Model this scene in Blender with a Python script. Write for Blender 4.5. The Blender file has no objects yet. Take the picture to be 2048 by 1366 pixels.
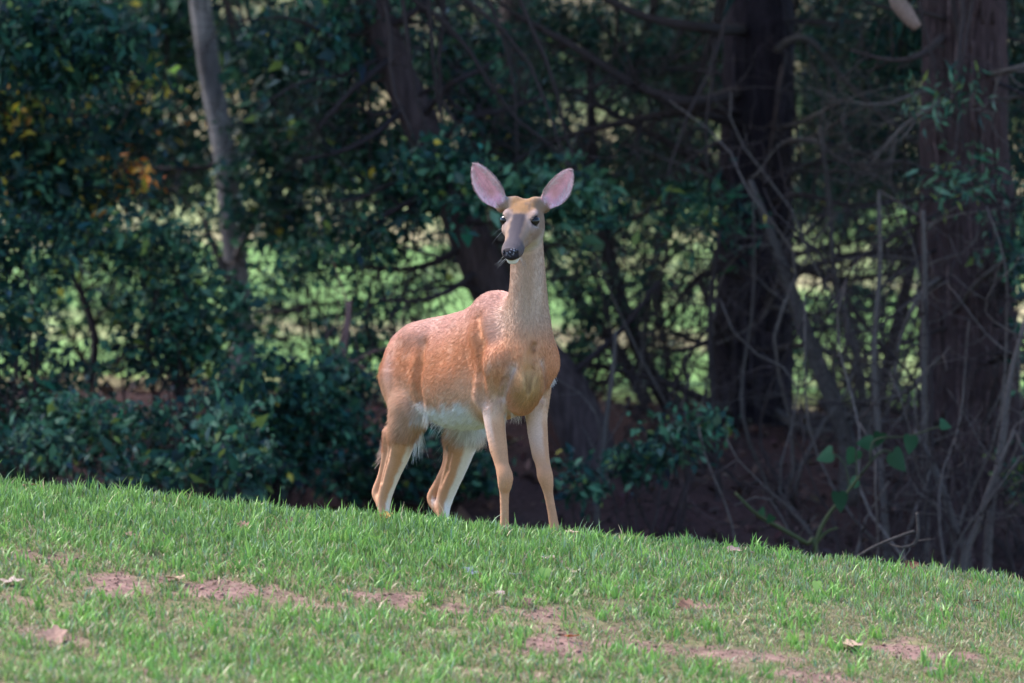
import bpy, math, random
import numpy as np
from mathutils import Vector, Matrix

random.seed(7)
RNG = np.random.default_rng(7)
SC = bpy.context.scene
COL = SC.collection

# ------------------------------------------------------------------ camera
# world: the deer's chest stands near the origin, the camera looks along +Y, z = 0 is the camera's height
DCAM = 25.0
PXM = 625.0                      # photo pixels per metre at y = 0
cam_d = bpy.data.cameras.new('camera')
cam_d.sensor_width = 36.0
cam_d.lens = 36.0 * DCAM * PXM / 2048.0
cam_d.clip_start = 0.5
cam_d.clip_end = 2000.0
cam_d.dof.use_dof = True
cam_d.dof.focus_distance = DCAM - 0.05
cam_d.dof.aperture_fstop = 3.8
cam_d.dof.aperture_blades = 9
cam = bpy.data.objects.new('camera', cam_d)
cam.location = (0, -DCAM, 0)
cam.rotation_euler = (math.radians(90), 0, 0)
COL.objects.link(cam)
SC.camera = cam

# ------------------------------------------------------------------ sky and sun
SUN_EL, SUN_AZ = 52.0, -62.0     # azimuth measured from +Y (away from the camera), negative = towards -X
world = bpy.data.worlds.new('World')
SC.world = world
world.use_nodes = True
wn = world.node_tree.nodes
wl = world.node_tree.links
wn.clear()
wo = wn.new('ShaderNodeOutputWorld')
wb = wn.new('ShaderNodeBackground')
sky = wn.new('ShaderNodeTexSky')
sky.sky_type = 'NISHITA'
sky.sun_disc = False
sky.sun_elevation = math.radians(SUN_EL)
sky.sun_rotation = math.radians(SUN_AZ)
sky.air_density = 1.0
sky.dust_density = 0.6
sky.ozone_density = 5.0
wb.inputs['Strength'].default_value = 0.06
wl.new(sky.outputs['Color'], wb.inputs['Color'])
wl.new(wb.outputs['Background'], wo.inputs['Surface'])

sun_d = bpy.data.lights.new('sun', 'SUN')
sun_d.energy = 1.35
sun_d.angle = math.radians(25)
sun_d.color = (1.0, 0.92, 0.86)
sun = bpy.data.objects.new('sun', sun_d)
el, az = math.radians(SUN_EL), math.radians(SUN_AZ)
sdir = Vector((math.sin(az) * math.cos(el), math.cos(az) * math.cos(el), math.sin(el)))
sun.rotation_euler = (-sdir).to_track_quat('-Z', 'Y').to_euler()
sun.location = sdir * 40
COL.objects.link(sun)

vs = SC.view_settings
vs.view_transform = 'Standard'
vs.look = 'None'
vs.gamma = 1.0
vs.exposure = 2.92
vs.use_curve_mapping = False
SC.render.engine = 'CYCLES'
SC.cycles.max_bounces = 6
SC.cycles.diffuse_bounces = 3
SC.cycles.glossy_bounces = 2
SC.cycles.transmission_bounces = 3
SC.cycles.transparent_max_bounces = 6
SC.cycles.use_denoising = True

# ------------------------------------------------------------------ helpers
def at(px, py, d):
    """photo pixel + distance behind the deer's chest (metres) -> world point"""
    k = (DCAM + d) / DCAM / PXM
    return Vector(((px - 1024.0) * k, d, (683.0 - py) * k))

def pxr(r, d):
    return r * (DCAM + d) / DCAM / PXM

def tag(o, label=None, cat=None, group=None, kind=None):
    if label: o['label'] = label
    if cat: o['category'] = cat
    if group: o['group'] = group
    if kind: o['kind'] = kind
    return o

def empty(name, loc, label=None, cat=None, group=None):
    o = bpy.data.objects.new(name, None)
    o.location = loc
    o.empty_display_size = 0.1
    COL.objects.link(o)
    return tag(o, label, cat, group)

def mesh_np(name, V, F, mat, parent=None, col=None, smooth=False, origin=None):
    """V (n,3) float, F (m,k) int with one k; col (n,3) linear colour per vertex. origin = world origin of the object"""
    V = np.asarray(V, dtype=np.float32)
    F = np.asarray(F, dtype=np.int32)
    me = bpy.data.meshes.new(name)
    org = Vector(origin) if origin is not None else (parent.location.copy() if parent else Vector((0, 0, 0)))
    W = V - np.array(org, dtype=np.float32)
    n, m, k = len(W), len(F), F.shape[1]
    me.vertices.add(n)
    me.vertices.foreach_set('co', W.ravel())
    me.loops.add(m * k)
    me.loops.foreach_set('vertex_index', F.ravel())
    me.polygons.add(m)
    me.polygons.foreach_set('loop_start', np.arange(0, m * k, k, dtype=np.int32))
    if smooth:
        me.polygons.foreach_set('use_smooth', np.ones(m, dtype=bool))
    if col is not None:
        a = me.attributes.new('col', 'FLOAT_COLOR', 'POINT')
        c4 = np.ones((n, 4), dtype=np.float32)
        c4[:, :3] = col
        a.data.foreach_set('color', c4.ravel())
    me.update(calc_edges=True)
    me.materials.append(mat)
    o = bpy.data.objects.new(name, me)
    COL.objects.link(o)
    if parent is not None:
        o.parent = parent
        # parents are never rotated or scaled here, so the child's location is relative to its own parents' chain
        base = Vector((0, 0, 0)); p = parent
        while p is not None:
            base += p.location; p = p.parent
        o.location = org - base
        if origin is None:
            o.location = (0, 0, 0)
            W2 = V - np.array(base, dtype=np.float32)
            me.vertices.foreach_set('co', W2.ravel())
    else:
        o.location = org
    return o

def srgb(r, g, b):
    f = lambda c: c / 12.92 if c <= 0.04045 else ((c + 0.055) / 1.055) ** 2.4
    return (f(r / 255), f(g / 255), f(b / 255))

# ---- smooth value noise on numpy points
_NT = np.random.default_rng(3).random((64, 64, 64)).astype(np.float32)
def vnoise(P, scale):
    Q = np.asarray(P, dtype=np.float64) * scale
    i = np.floor(Q).astype(np.int64)
    f = Q - i
    f = f * f * (3 - 2 * f)
    r = 0.0
    for dx in (0, 1):
        wx = f[..., 0] if dx else 1 - f[..., 0]
        for dy in (0, 1):
            wy = f[..., 1] if dy else 1 - f[..., 1]
            for dz in (0, 1):
                wz = f[..., 2] if dz else 1 - f[..., 2]
                r = r + wx * wy * wz * _NT[(i[..., 0] + dx) & 63, (i[..., 1] + dy) & 63, (i[..., 2] + dz) & 63]
    return r          # 0..1

def fbm(P, scale, oct=3):
    a, s, r, n = 1.0, scale, 0.0, 0.0
    for _ in range(oct):
        r = r + a * vnoise(P, s); n += a; a *= 0.5; s *= 2.07
    return r / n

def sstep(a, b, x):
    t = np.clip((x - a) / (b - a), 0, 1)
    return t * t * (3 - 2 * t)

def curve(pts, n):
    """Catmull-Rom through control points (k,m) -> (n,m)"""
    P = np.asarray(pts, float)
    Q = np.concatenate([2 * P[:1] - P[1:2], P, 2 * P[-1:] - P[-2:-1]])
    seg = len(P) - 1
    out = []
    for u in np.linspace(0, seg - 1e-6, n):
        i = int(u); t = u - i
        a, b, c, d = Q[i:i + 4]
        out.append(.5 * ((2 * b) + (c - a) * t + (2 * a - 5 * b + 4 * c - d) * t * t + (3 * b - a - 3 * c + d) * t ** 3))
    return np.array(out)

# ---- materials
def new_mat(name):
    m = bpy.data.materials.new(name)
    m.use_nodes = True
    nt = m.node_tree
    bs = nt.nodes['Principled BSDF']
    return m, nt, bs

def mat_attr(name, rough=0.6, spec=0.3, transl=0.0, noise=0.0, nscale=30.0, bump=0.0, sheen=0.0, sss=0.0, stretch=(1, 1, 1), attr='col'):
    """a material that takes its colour from the mesh's colour attribute, with procedural grain on top"""
    m, nt, bs = new_mat(name)
    N, L = nt.nodes, nt.links
    a = N.new('ShaderNodeAttribute'); a.attribute_name = attr
    colour = a.outputs['Color']
    if noise > 0 or bump > 0:
        tc = N.new('ShaderNodeTexCoord')
        mp = N.new('ShaderNodeMapping'); mp.inputs['Scale'].default_value = stretch
        L.new(tc.outputs['Object'], mp.inputs['Vector'])
        nz = N.new('ShaderNodeTexNoise'); nz.inputs['Scale'].default_value = nscale; nz.inputs['Detail'].default_value = 5
        L.new(mp.outputs['Vector'], nz.inputs['Vector'])
        if noise > 0:
            mr = N.new('ShaderNodeMapRange')
            mr.inputs['From Min'].default_value = 0.25; mr.inputs['From Max'].default_value = 0.75
            mr.inputs['To Min'].default_value = 1 - noise; mr.inputs['To Max'].default_value = 1 + noise
            L.new(nz.outputs['Fac'], mr.inputs['Value'])
            mx = N.new('ShaderNodeMix'); mx.data_type = 'RGBA'; mx.blend_type = 'MULTIPLY'
            mx.inputs['Factor'].default_value = 1.0
            L.new(colour, mx.inputs[6]); L.new(mr.outputs['Result'], mx.inputs[7])
            colour = mx.outputs[2]
        if bump > 0:
            bp = N.new('ShaderNodeBump'); bp.inputs['Strength'].default_value = 1.0; bp.inputs['Distance'].default_value = bump
            L.new(nz.outputs['Fac'], bp.inputs['Height']); L.new(bp.outputs['Normal'], bs.inputs['Normal'])
    L.new(colour, bs.inputs['Base Color'])
    bs.inputs['Roughness'].default_value = rough
    bs.inputs['Specular IOR Level'].default_value = spec
    if sheen: bs.inputs['Sheen Weight'].default_value = sheen
    if sss:
        bs.inputs['Subsurface Weight'].default_value = sss
        bs.inputs['Subsurface Radius'].default_value = (0.012, 0.005, 0.003)
        bs.inputs['Subsurface Scale'].default_value = 1.0
    if transl > 0:
        tr = N.new('ShaderNodeBsdfTranslucent'); L.new(colour, tr.inputs['Color'])
        ms = N.new('ShaderNodeMixShader'); ms.inputs['Fac'].default_value = transl
        out = N['Material Output']
        L.new(bs.outputs['BSDF'], ms.inputs[1]); L.new(tr.outputs['BSDF'], ms.inputs[2])
        L.new(ms.outputs['Shader'], out.inputs['Surface'])
    return m

M_LEAF = mat_attr('leaf', rough=0.48, spec=0.20, transl=0.22)
M_GRASS = mat_attr('grass_blade', rough=0.5, spec=0.35, transl=0.25)
M_BARK = mat_attr('bark', rough=0.9, spec=0.15, noise=0.55, nscale=60, bump=0.006, stretch=(1, 1, 0.18))
M_TWIG = mat_attr('twig_bark', rough=0.9, spec=0.15, noise=0.35, nscale=90)
M_DEAD = mat_attr('dead_leaf', rough=0.75, spec=0.2, transl=0.1, noise=0.3, nscale=80)

# ---- the lie of the land
def crest_z(x):
    return -0.607 - 0.098 * (x - 0.04) + 0.012 * np.sin(x * 1.7 + 0.4)

YC = -0.45            # the crest line of the lawn
_PY = np.array([-60, -25, -12, -7, -4.5, -3, -2, -1.2, -0.8, YC, -0.15, 0.0, 0.66, 1.5, 2.6, 3.6, 4.4, 5.2, 6.2, 7.2, 8.2, 10, 14, 20, 40, 70, 100, 160, 400])
_PZ = np.array([-1.25, -1.05, -0.86, -0.66, -0.50, -0.385, -0.245, -0.118, -0.05, 0.0, -0.05, -0.103, -0.273, -0.48, -0.66, -0.76, -0.78, -0.66, -0.36, 0.02, 0.30, 0.36, 0.45, 0.80, 2.4, 5.4, 10.0, 22.0, 40.0])
def ground_z(x, y):
    x = np.asarray(x, dtype=float); y = np.asarray(y, dtype=float)
    prof = np.interp(y, _PY, _PZ)
    w = 1 - sstep(4.0, 9.0, y) * 0.75         # the cross fall dies out in the wood
    w2 = 1 - sstep(9.0, 30.0, y)
    xx = np.clip(x, -14, 14)
    base = -0.607 - 0.098 * (xx - 0.04) * w * (0.25 + 0.75 * w2) + 0.012 * np.sin(xx * 1.7 + 0.4) * (1 - sstep(1, 4, y))
    P = np.stack([x, y, np.zeros_like(x)], -1)
    bump = 0.012 * (fbm(P, 3.0) - 0.5) * 2
    bump = bump + sstep(2.5, 5, y) * (1 - sstep(9, 14, y)) * 0.16 * (fbm(P + 9, 1.3) - 0.5) * 2
    bump = bump + sstep(14, 40, y) * 0.9 * (fbm(P + 5, 0.06) - 0.5) * 2
    return base + prof + bump
def gz(x, y):
    return float(ground_z(np.array([x]), np.array([y]))[0])
# ------------------------------------------------------------------ bare soil patches worn into the lawn
def lawn_y_at(px, py):
    """where the sight line through a photo pixel meets the lawn"""
    for y in np.arange(-3.4, -0.3, 0.01):
        p = at(px, py, y)
        if p.z <= gz(p.x, y):
            return p.x, float(y)
    return at(px, py, YC).x, YC
BARE = []
for (bx, by, brx, bry, rot, amt) in [
        (125, 1118, 75, 14, -.10, .9), (245, 1166, 95, 20, -.12, 1), (420, 1186, 120, 22, -.12, 1), (540, 1188, 80, 14, 0, .8),
        (630, 1215, 60, 14, 0, .7), (795, 1196, 110, 15, -.02, 1), (890, 1214, 70, 12, 0, .8), (1060, 1238, 120, 15, -.08, .9),
        (1120, 1290, 95, 22, -.35, 1), (1175, 1322, 70, 14, -.2, .9), (1290, 1296, 120, 16, -.05, .9), (1460, 1308, 110, 18, -.06, .9),
        (1375, 1212, 70, 12, -.05, .8), (1850, 1312, 90, 18, -.1, 1), (1640, 1355, 110, 16, 0, .9), (60, 1060, 60, 8, 0, .4),
        (100, 1272, 70, 14, 0, .7), (340, 1350, 120, 16, 0, .8), (1010, 1352, 80, 10, 0, .6), (1930, 1225, 80, 9, 0, .5), (30, 1200, 70, 12, 0, .7)]:
    gx, gy = lawn_y_at(bx, by)
    BARE.append((gx, gy, brx / PXM * .90, bry / PXM / 0.17 * .80, rot, amt))
for _ in range(14):
    BARE.append((random.choice([-1, 1]) * random.uniform(1.9, 4.5), random.uniform(-3.2, -0.9), random.uniform(.1, .2), random.uniform(.1, .18), 0, .8))

def bareness(x, y):
    b = np.zeros_like(x)
    P = np.stack([x, y, np.zeros_like(x)], -1)
    wob = (fbm(P + 3, 7.0) - 0.5)
    wob2 = (fbm(P + 13, 24.0, 2) - 0.5)
    for (cx, cy, rx, ry, rot, amt) in BARE:
        u, v = (x - cx), (y - cy) + rot * (x - cx)
        r = np.sqrt((u / rx) ** 2 + (v / ry) ** 2) + wob * 2.2 + wob2 * 2.0
        b = np.maximum(b, amt * (1 - sstep(0.62, 1.15, r)))
    return b

# ------------------------------------------------------------------ ground sheet
def spaced(bands):
    out = []
    for a, b, st in bands:
        out += list(np.arange(a, b - 1e-6, st))
    return np.array(sorted(set(np.round(out, 5))))
gxs = spaced([(-420, -60, 40), (-60, -16, 6), (-16, -6, 1), (-6, -2.4, .12), (-2.4, 2.4, .03), (2.4, 6, .12), (6, 16, 1), (16, 60, 6), (60, 421, 40)])
gys = spaced([(-60, -8, 4), (-8, -3.4, .3), (-3.4, 0.3, .03), (0.3, 11, .11), (11, 30, .6), (30, 110, 3), (110, 420, 20)])
GX, GY = np.meshgrid(gxs, gys)
GZ = ground_z(GX, GY)
V = np.stack([GX, GY, GZ], -1).reshape(-1, 3)
ny, nx = GX.shape
idx = np.arange(ny * nx).reshape(ny, nx)
F = np.stack([idx[:-1, :-1], idx[:-1, 1:], idx[1:, 1:], idx[1:, :-1]], -1).reshape(-1, 4)
X, Y = V[:, 0], V[:, 1]
n1 = fbm(V * np.array([1, 1, 0]), 2.2, 4)
n2 = fbm(V * np.array([1, 1, 0]) + 7, 14.0, 3)
n3 = fbm(V * np.array([1, 1, 0]) + 2, 0.25, 3)
thatch = np.stack([0.085 + .10 * n2, 0.074 + .085 * n2, 0.042 + .035 * n2], -1)
soil = np.stack([0.190 + .18 * (n2 - .5), 0.112 + .11 * (n2 - .5), 0.092 + .09 * (n2 - .5)], -1)
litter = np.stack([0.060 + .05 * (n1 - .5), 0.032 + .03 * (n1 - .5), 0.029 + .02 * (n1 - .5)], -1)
straw = np.maximum(sstep(.40, .58, n3 + .35 * (fbm(V * np.array([1, .5, 0]) + 8, 1.1, 3) - .5)), .4 * sstep(34, 55, Y))[:, None]
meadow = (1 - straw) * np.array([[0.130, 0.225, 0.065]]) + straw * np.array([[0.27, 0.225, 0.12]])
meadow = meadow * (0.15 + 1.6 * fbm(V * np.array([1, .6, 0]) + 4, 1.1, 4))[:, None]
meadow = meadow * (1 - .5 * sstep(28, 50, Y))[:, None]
bare = bareness(X, Y)
lawn = thatch * (1 - bare[:, None]) + soil * bare[:, None]
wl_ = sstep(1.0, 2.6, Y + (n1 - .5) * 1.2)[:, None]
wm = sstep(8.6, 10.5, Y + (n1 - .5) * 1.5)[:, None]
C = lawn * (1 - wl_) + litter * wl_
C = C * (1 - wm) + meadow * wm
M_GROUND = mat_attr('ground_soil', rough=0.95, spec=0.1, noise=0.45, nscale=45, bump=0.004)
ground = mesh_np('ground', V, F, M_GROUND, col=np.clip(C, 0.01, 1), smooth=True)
tag(ground, 'rising lawn and woodland bank with meadow hillside beyond', kind='structure')

# ------------------------------------------------------------------ grass blades
def grass_blades(x, y, length, width, lean, colour, tipc, rng, segs=2):
    """curved tapering blades standing on the ground; 2*segs+1 vertices each"""
    n = len(x)
    z = ground_z(x, y) - 0.004
    ang = rng.uniform(0, 2 * np.pi, n)
    la = rng.uniform(0, 2 * np.pi, n)
    side = np.stack([np.cos(ang), np.sin(ang), np.zeros(n)], -1)
    ld = np.stack([np.cos(la), np.sin(la), np.zeros(n)], -1)
    root = np.stack([x, y, z], -1)
    Vs, Cs = [], []
    for k in range(segs + 1):
        t = k / segs
        p = root + np.array([0, 0, 1.0]) * (length * (t - 0.35 * lean * t * t))[:, None] + ld * (length * lean * t * t)[:, None]
        wd = width * (1 - t) ** 0.6 * (0.75 + 0.25 * min(1, 4 * t))
        c = colour * (1 - t) * 1.0 + tipc * t
        if k < segs:
            Vs += [p - side * wd[:, None] * .5, p + side * wd[:, None] * .5]; Cs += [c, c]
        else:
            Vs += [p]; Cs += [c]
    nv = 2 * segs + 1
    V = np.stack(Vs, 1).reshape(-1, 3); Cc = np.stack(Cs, 1).reshape(-1, 3)
    b = np.arange(n)[:, None] * nv
    T = []
    for k in range(segs - 1):
        o = 2 * k
        T += [b + np.array([[o, o + 1, o + 3]]), b + np.array([[o, o + 3, o + 2]])]
    o = 2 * (segs - 1)
    T += [b + np.array([[o, o + 1, o + 2]])]
    return V, np.concatenate(T), Cc

def lawn_sample(n, x0, x1, y0, y1, rng):
    x = rng.uniform(x0, x1, n); y = rng.uniform(y0, y1, n)
    P = np.stack([x, y, np.zeros(n)], -1)
    b = bareness(x, y)
    clump = fbm(P + 1, 6.0, 3)
    fine = fbm(P + 6, 22.0, 2)
    near = sstep(-0.9, -1.7, y)                      # thinner, trampled turf down the slope
    keep = rng.random(n) < (1 - 0.95 * b) * np.clip(1.05 - near * (0.46 + 1.2 * (0.5 - clump)) - near * 1.3 * np.clip(.5 - fine, 0, 1), 0.04, 1)
    keep &= rng.random(n) < (1 - sstep(0.5, 2.0, y))
    return x[keep], y[keep], clump[keep], fine[keep], near[keep], b[keep]

def build_lawn(n, x0, x1, y0, y1, segs, seed, wmul=1.0):
    rng = np.random.default_rng(seed)
    x, y, clump, fine, near, b = lawn_sample(n, x0, x1, y0, y1, rng)
    m = len(x)
    right = sstep(-0.3, 1.4, x)                      # drier and shorter towards the right
    length = (0.016 + 0.026 * clump + 0.040 * np.clip(fine - .35, 0, 1)) * rng.uniform(0.55, 1.35, m)
    length *= (1.12 - 0.30 * right) * (1 - 0.22 * near)
    tall = rng.random(m) < 0.035 * (1 - .4 * right)
    length = np.where(tall, length * rng.uniform(1.3, 1.9, m), length)
    width = rng.uniform(0.0034, 0.0080, m) * wmul * (1 - .25 * right)
    lean = np.clip(rng.normal(0.32, 0.22, m) + 0.25 * near * rng.random(m), 0.02, 1.0)
    g = rng.random(m)[:, None]
    green = np.array([[0.085, 0.185, 0.038]]) * (1 - g ** 2) + np.array([[0.31, 0.51, 0.12]]) * g ** 2
    bl = (rng.random(m) < .13 + .22 * right)[:, None]
    green = np.where(bl, np.array([[0.19, 0.28, 0.16]]) * (0.7 + 0.8 * g), green)
    dead = (rng.random(m) < 0.07 + 0.22 * near + 0.25 * right * (0.4 + clump) + 0.12 * sstep(.5, .7, clump) * near)[:, None]
    c = np.where(dead, np.array([[0.36, 0.30, 0.17]]) * (0.6 + 0.6 * g), green)
    lean = np.where(dead[:, 0], np.clip(lean + .25, 0, 1.1), lean)
    c = c * (0.8 + 0.4 * fine)[:, None]
    tip = c * 1.05 + np.array([[0.02, 0.02, 0.01]])
    return grass_blades(x, y, length, width, lean, c * 0.85, tip, rng, segs)

parts = [build_lawn(205000, -2.05, 2.05, -3.75, 0.35, 3, 11),
         build_lawn(30000, -2.05, 2.05, 0.2, 1.9, 2, 12, 1.5),
         build_lawn(42000, -5.5, -2.05, -3.4, 1.2, 2, 13, 1.7),
         build_lawn(42000, 2.05, 5.5, -3.4, 1.2, 2, 14, 1.7),
         build_lawn(42000, -4.5, 4.5, -6.5, -3.7, 2, 15, 1.9)]
def straw_debris(n, seed):
    rng = np.random.default_rng(seed)
    x = rng.uniform(-2.2, 2.2, n); y = rng.uniform(-3.75, -0.5, n)
    k = rng.random(n) < .25 + .5 * bareness(x, y)
    x, y = x[k], y[k]; m = len(x)
    c = np.array([[.34, .27, .16]]) * rng.uniform(.35, 1.25, (m, 1))
    return grass_blades(x, y, rng.uniform(.015, .05, m), rng.uniform(.002, .006, m), np.full(m, 2.4), c, c, rng, 2)
parts.append(straw_debris(20000, 16))
def tufts_of_grass(k, seed):
    # coarse tufts standing a little above the lawn
    rng = np.random.default_rng(seed)
    cx = rng.uniform(-2.3, 2.3, k); cy = rng.uniform(-3.6, -.35, k)
    per = 16
    x = np.repeat(cx, per) + rng.normal(0, .016, k * per); y = np.repeat(cy, per) + rng.normal(0, .02, k * per)
    sc = np.repeat(rng.uniform(.7, 1.35, k), per); m = len(x)
    ok = bareness(x, y) < .5
    x, y, sc = x[ok], y[ok], sc[ok]; m = len(x)
    g = rng.random((m, 1)) * .7 + np.repeat(rng.random((k, 1)), per, 0)[ok] * .3
    c = np.array([[.085, .20, .04]]) * (1 - g) + np.array([[.27, .48, .10]]) * g
    return grass_blades(x, y, .052 * sc * rng.uniform(.6, 1.3, m), rng.uniform(.005, .0095, m), np.clip(rng.normal(.45, .25, m), .05, 1.1), c, c * 1.08, rng, 3)
parts.append(tufts_of_grass(600, 17))
def stubble(n, seed):
    rng = np.random.default_rng(seed)
    x = rng.uniform(-2.1, 2.1, n); y = rng.uniform(-3.75, -.8, n)
    k = rng.random(n) < 1 - .8 * bareness(x, y)
    x, y = x[k], y[k]; m = len(x); g = rng.random((m, 1))
    c = np.where(rng.random((m, 1)) < .45, np.array([[.30, .24, .14]]) * (.4 + g), np.array([[.12, .20, .06]]) * (.6 + g))
    return grass_blades(x, y, rng.uniform(.010, .026, m), rng.uniform(.003, .007, m), rng.uniform(.3, 1.6, m), c, c, rng, 1)
parts.append(stubble(65000, 19))
off = 0; Vs = []; Fs = []; Cs = []
for (v, f, c) in parts:
    Vs.append(v); Fs.append(f + off); Cs.append(c); off += len(v)
grass = mesh_np('lawn_grass', np.concatenate(Vs), np.concatenate(Fs), M_GRASS, col=np.concatenate(Cs))
tag(grass, 'short green and straw coloured grass covering the sloping lawn', 'grass', kind='stuff')

# crumbs of soil and grit lying in the bare patches
rngc = np.random.default_rng(18)
cx = rngc.uniform(-2.3, 2.3, 60000); cy = rngc.uniform(-3.6, -.7, 60000)
kc = rngc.random(60000) < np.clip(bareness(cx, cy) - .25, 0, 1) * .5
cx, cy = cx[kc], cy[kc]; m = len(cx)
octa = np.array([[1, 0, 0], [-1, 0, 0], [0, 1, 0], [0, -1, 0], [0, 0, .7], [0, 0, -.7]], float)
of = np.array([[0, 2, 4], [2, 1, 4], [1, 3, 4], [3, 0, 4], [2, 0, 5], [1, 2, 5], [3, 1, 5], [0, 3, 5]])
rad = .0028 * np.exp(rngc.normal(0, .45, m))
cv = octa[None] * rad[:, None, None] * rngc.uniform(.6, 1.3, (m, 6, 1)) + np.stack([cx, cy, ground_z(cx, cy) + rad * .3], -1)[:, None, :]
cc = np.array([[.20, .118, .095]]) * rngc.uniform(.5, 1.6, (m, 1))
crumbs = mesh_np('soil_crumbs', cv.reshape(-1, 3), (of[None] + 6 * np.arange(m)[:, None, None]).reshape(-1, 3), M_GROUND, col=np.clip(np.repeat(cc, 6, 0), .01, .5))
tag(crumbs, 'reddish crumbs of soil lying on the bare patches of the lawn', 'soil', kind='stuff')
# ------------------------------------------------------------------ the deer: one continuous body grown from a distance field
BF = np.array([0.47, -0.883, 0.0]); BF /= np.linalg.norm(BF)      # heading
BL = np.array([-BF[1], BF[0], 0.0])                               # the deer's left (towards the right of the photo)
BO = np.array([(1053 - 1024) / PXM, 0.0, 0.0])
def A(px, py, d):
    return np.array(at(px, py, d))
def body(s, t, py):
    p = BO - BF * s + BL * t
    k = (DCAM + p[1]) / DCAM
    return np.array([p[0], p[1], (683 - py) / PXM * k])

HV = 0.0042
LO = np.array([-0.50, -0.36, -1.00]); HI = np.array([0.26, 0.95, 0.62])
GN = np.ceil((HI - LO) / HV).astype(int) + 1
FIELD = np.full(GN, 1.0, dtype=np.float32)

def sub(lo, hi, margin=0.05):
    i0 = np.maximum(np.floor((np.asarray(lo) - margin - LO) / HV).astype(int), 0)
    i1 = np.minimum(np.ceil((np.asarray(hi) + margin - LO) / HV).astype(int) + 1, GN)
    sl = tuple(slice(a, b) for a, b in zip(i0, i1))
    ax = [(LO[k] + HV * np.arange(i0[k], i1[k])).astype(np.float32) for k in range(3)]
    return sl, ax[0][:, None, None], ax[1][None, :, None], ax[2][None, None, :]

def smin(a, b, k):
    h = np.clip(0.5 + 0.5 * (b - a) / k, 0, 1)
    return b * (1 - h) + a * h - k * h * (1 - h)

def add(lo, hi, fn, k=0.02, carve=False, margin=0.05):
    sl, x, y, z = sub(lo, hi, max(margin, k))
    d = fn(x, y, z).astype(np.float32)
    if carve:
        FIELD[sl] = -smin(-FIELD[sl], d, k)
    else:
        FIELD[sl] = smin(FIELD[sl], d, k)

def f_cap(a, b, ra, rb):
    a = np.asarray(a, float); b = np.asarray(b, float); ab = b - a; L2 = max(1e-9, ab @ ab)
    def fn(x, y, z):
        t = np.clip(((x - a[0]) * ab[0] + (y - a[1]) * ab[1] + (z - a[2]) * ab[2]) / L2, 0, 1)
        return np.sqrt((x - a[0] - t * ab[0]) ** 2 + (y - a[1] - t * ab[1]) ** 2 + (z - a[2] - t * ab[2]) ** 2) - (ra + (rb - ra) * t)
    return fn

def chain(pts, k=0.02, kin=0.012):
    """pts: [(point, radius)] -> one smooth tapering limb"""
    ctl = np.array([list(p) + [r] for p, r in pts])
    if len(ctl) > 3:                                   # a limb: resample smoothly so that no joint bulges
        ctl = curve(ctl, 5 * (len(ctl) - 1) + 1); kin = .0015
    P = [q[:3] for q in ctl]; R = [q[3] for q in ctl]
    m = max(R)
    lo = np.min(P, 0) - m; hi = np.max(P, 0) + m
    fns = [f_cap(P[i], P[i + 1], R[i], R[i + 1]) for i in range(len(P) - 1)]
    def fn(x, y, z):
        d = fns[0](x, y, z)
        for g in fns[1:]:
            d = smin(d, g(x, y, z), kin)
        return d
    add(lo, hi, fn, k)

def ell(c, rad, frame=None, k=0.03, carve=False):
    c = np.asarray(c, float); rad = np.asarray(rad, float)
    M = np.eye(3) if frame is None else np.array(frame)
    m = rad.max()
    def fn(x, y, z):
        q = [((x - c[0]) * M[i, 0] + (y - c[1]) * M[i, 1] + (z - c[2]) * M[i, 2]) for i in range(3)]
        k0 = np.sqrt(sum((q[i] / rad[i]) ** 2 for i in range(3)))
        k1 = np.sqrt(sum((q[i] / rad[i] ** 2) ** 2 for i in range(3))) + 1e-6
        return k0 * (k0 - 1) / k1
    add(c - m, c + m, fn, k, carve)

def table(xs, ys, n=400, sm=9):
    X = np.linspace(xs[0], xs[-1], n); Yv = np.interp(X, xs, ys)
    ker = np.hanning(2 * sm + 3)[1:-1]; ker /= ker.sum()
    Yp = np.concatenate([np.full(sm, Yv[0]), Yv, np.full(sm, Yv[-1])])
    Ys = np.convolve(Yp, ker, 'valid')
    return lambda q: np.interp(q, X, Ys).astype(np.float32)

BODY_M = np.array([-BF, BL, [0, 0, 1]])     # rows: along (tailwards), left, up

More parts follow.
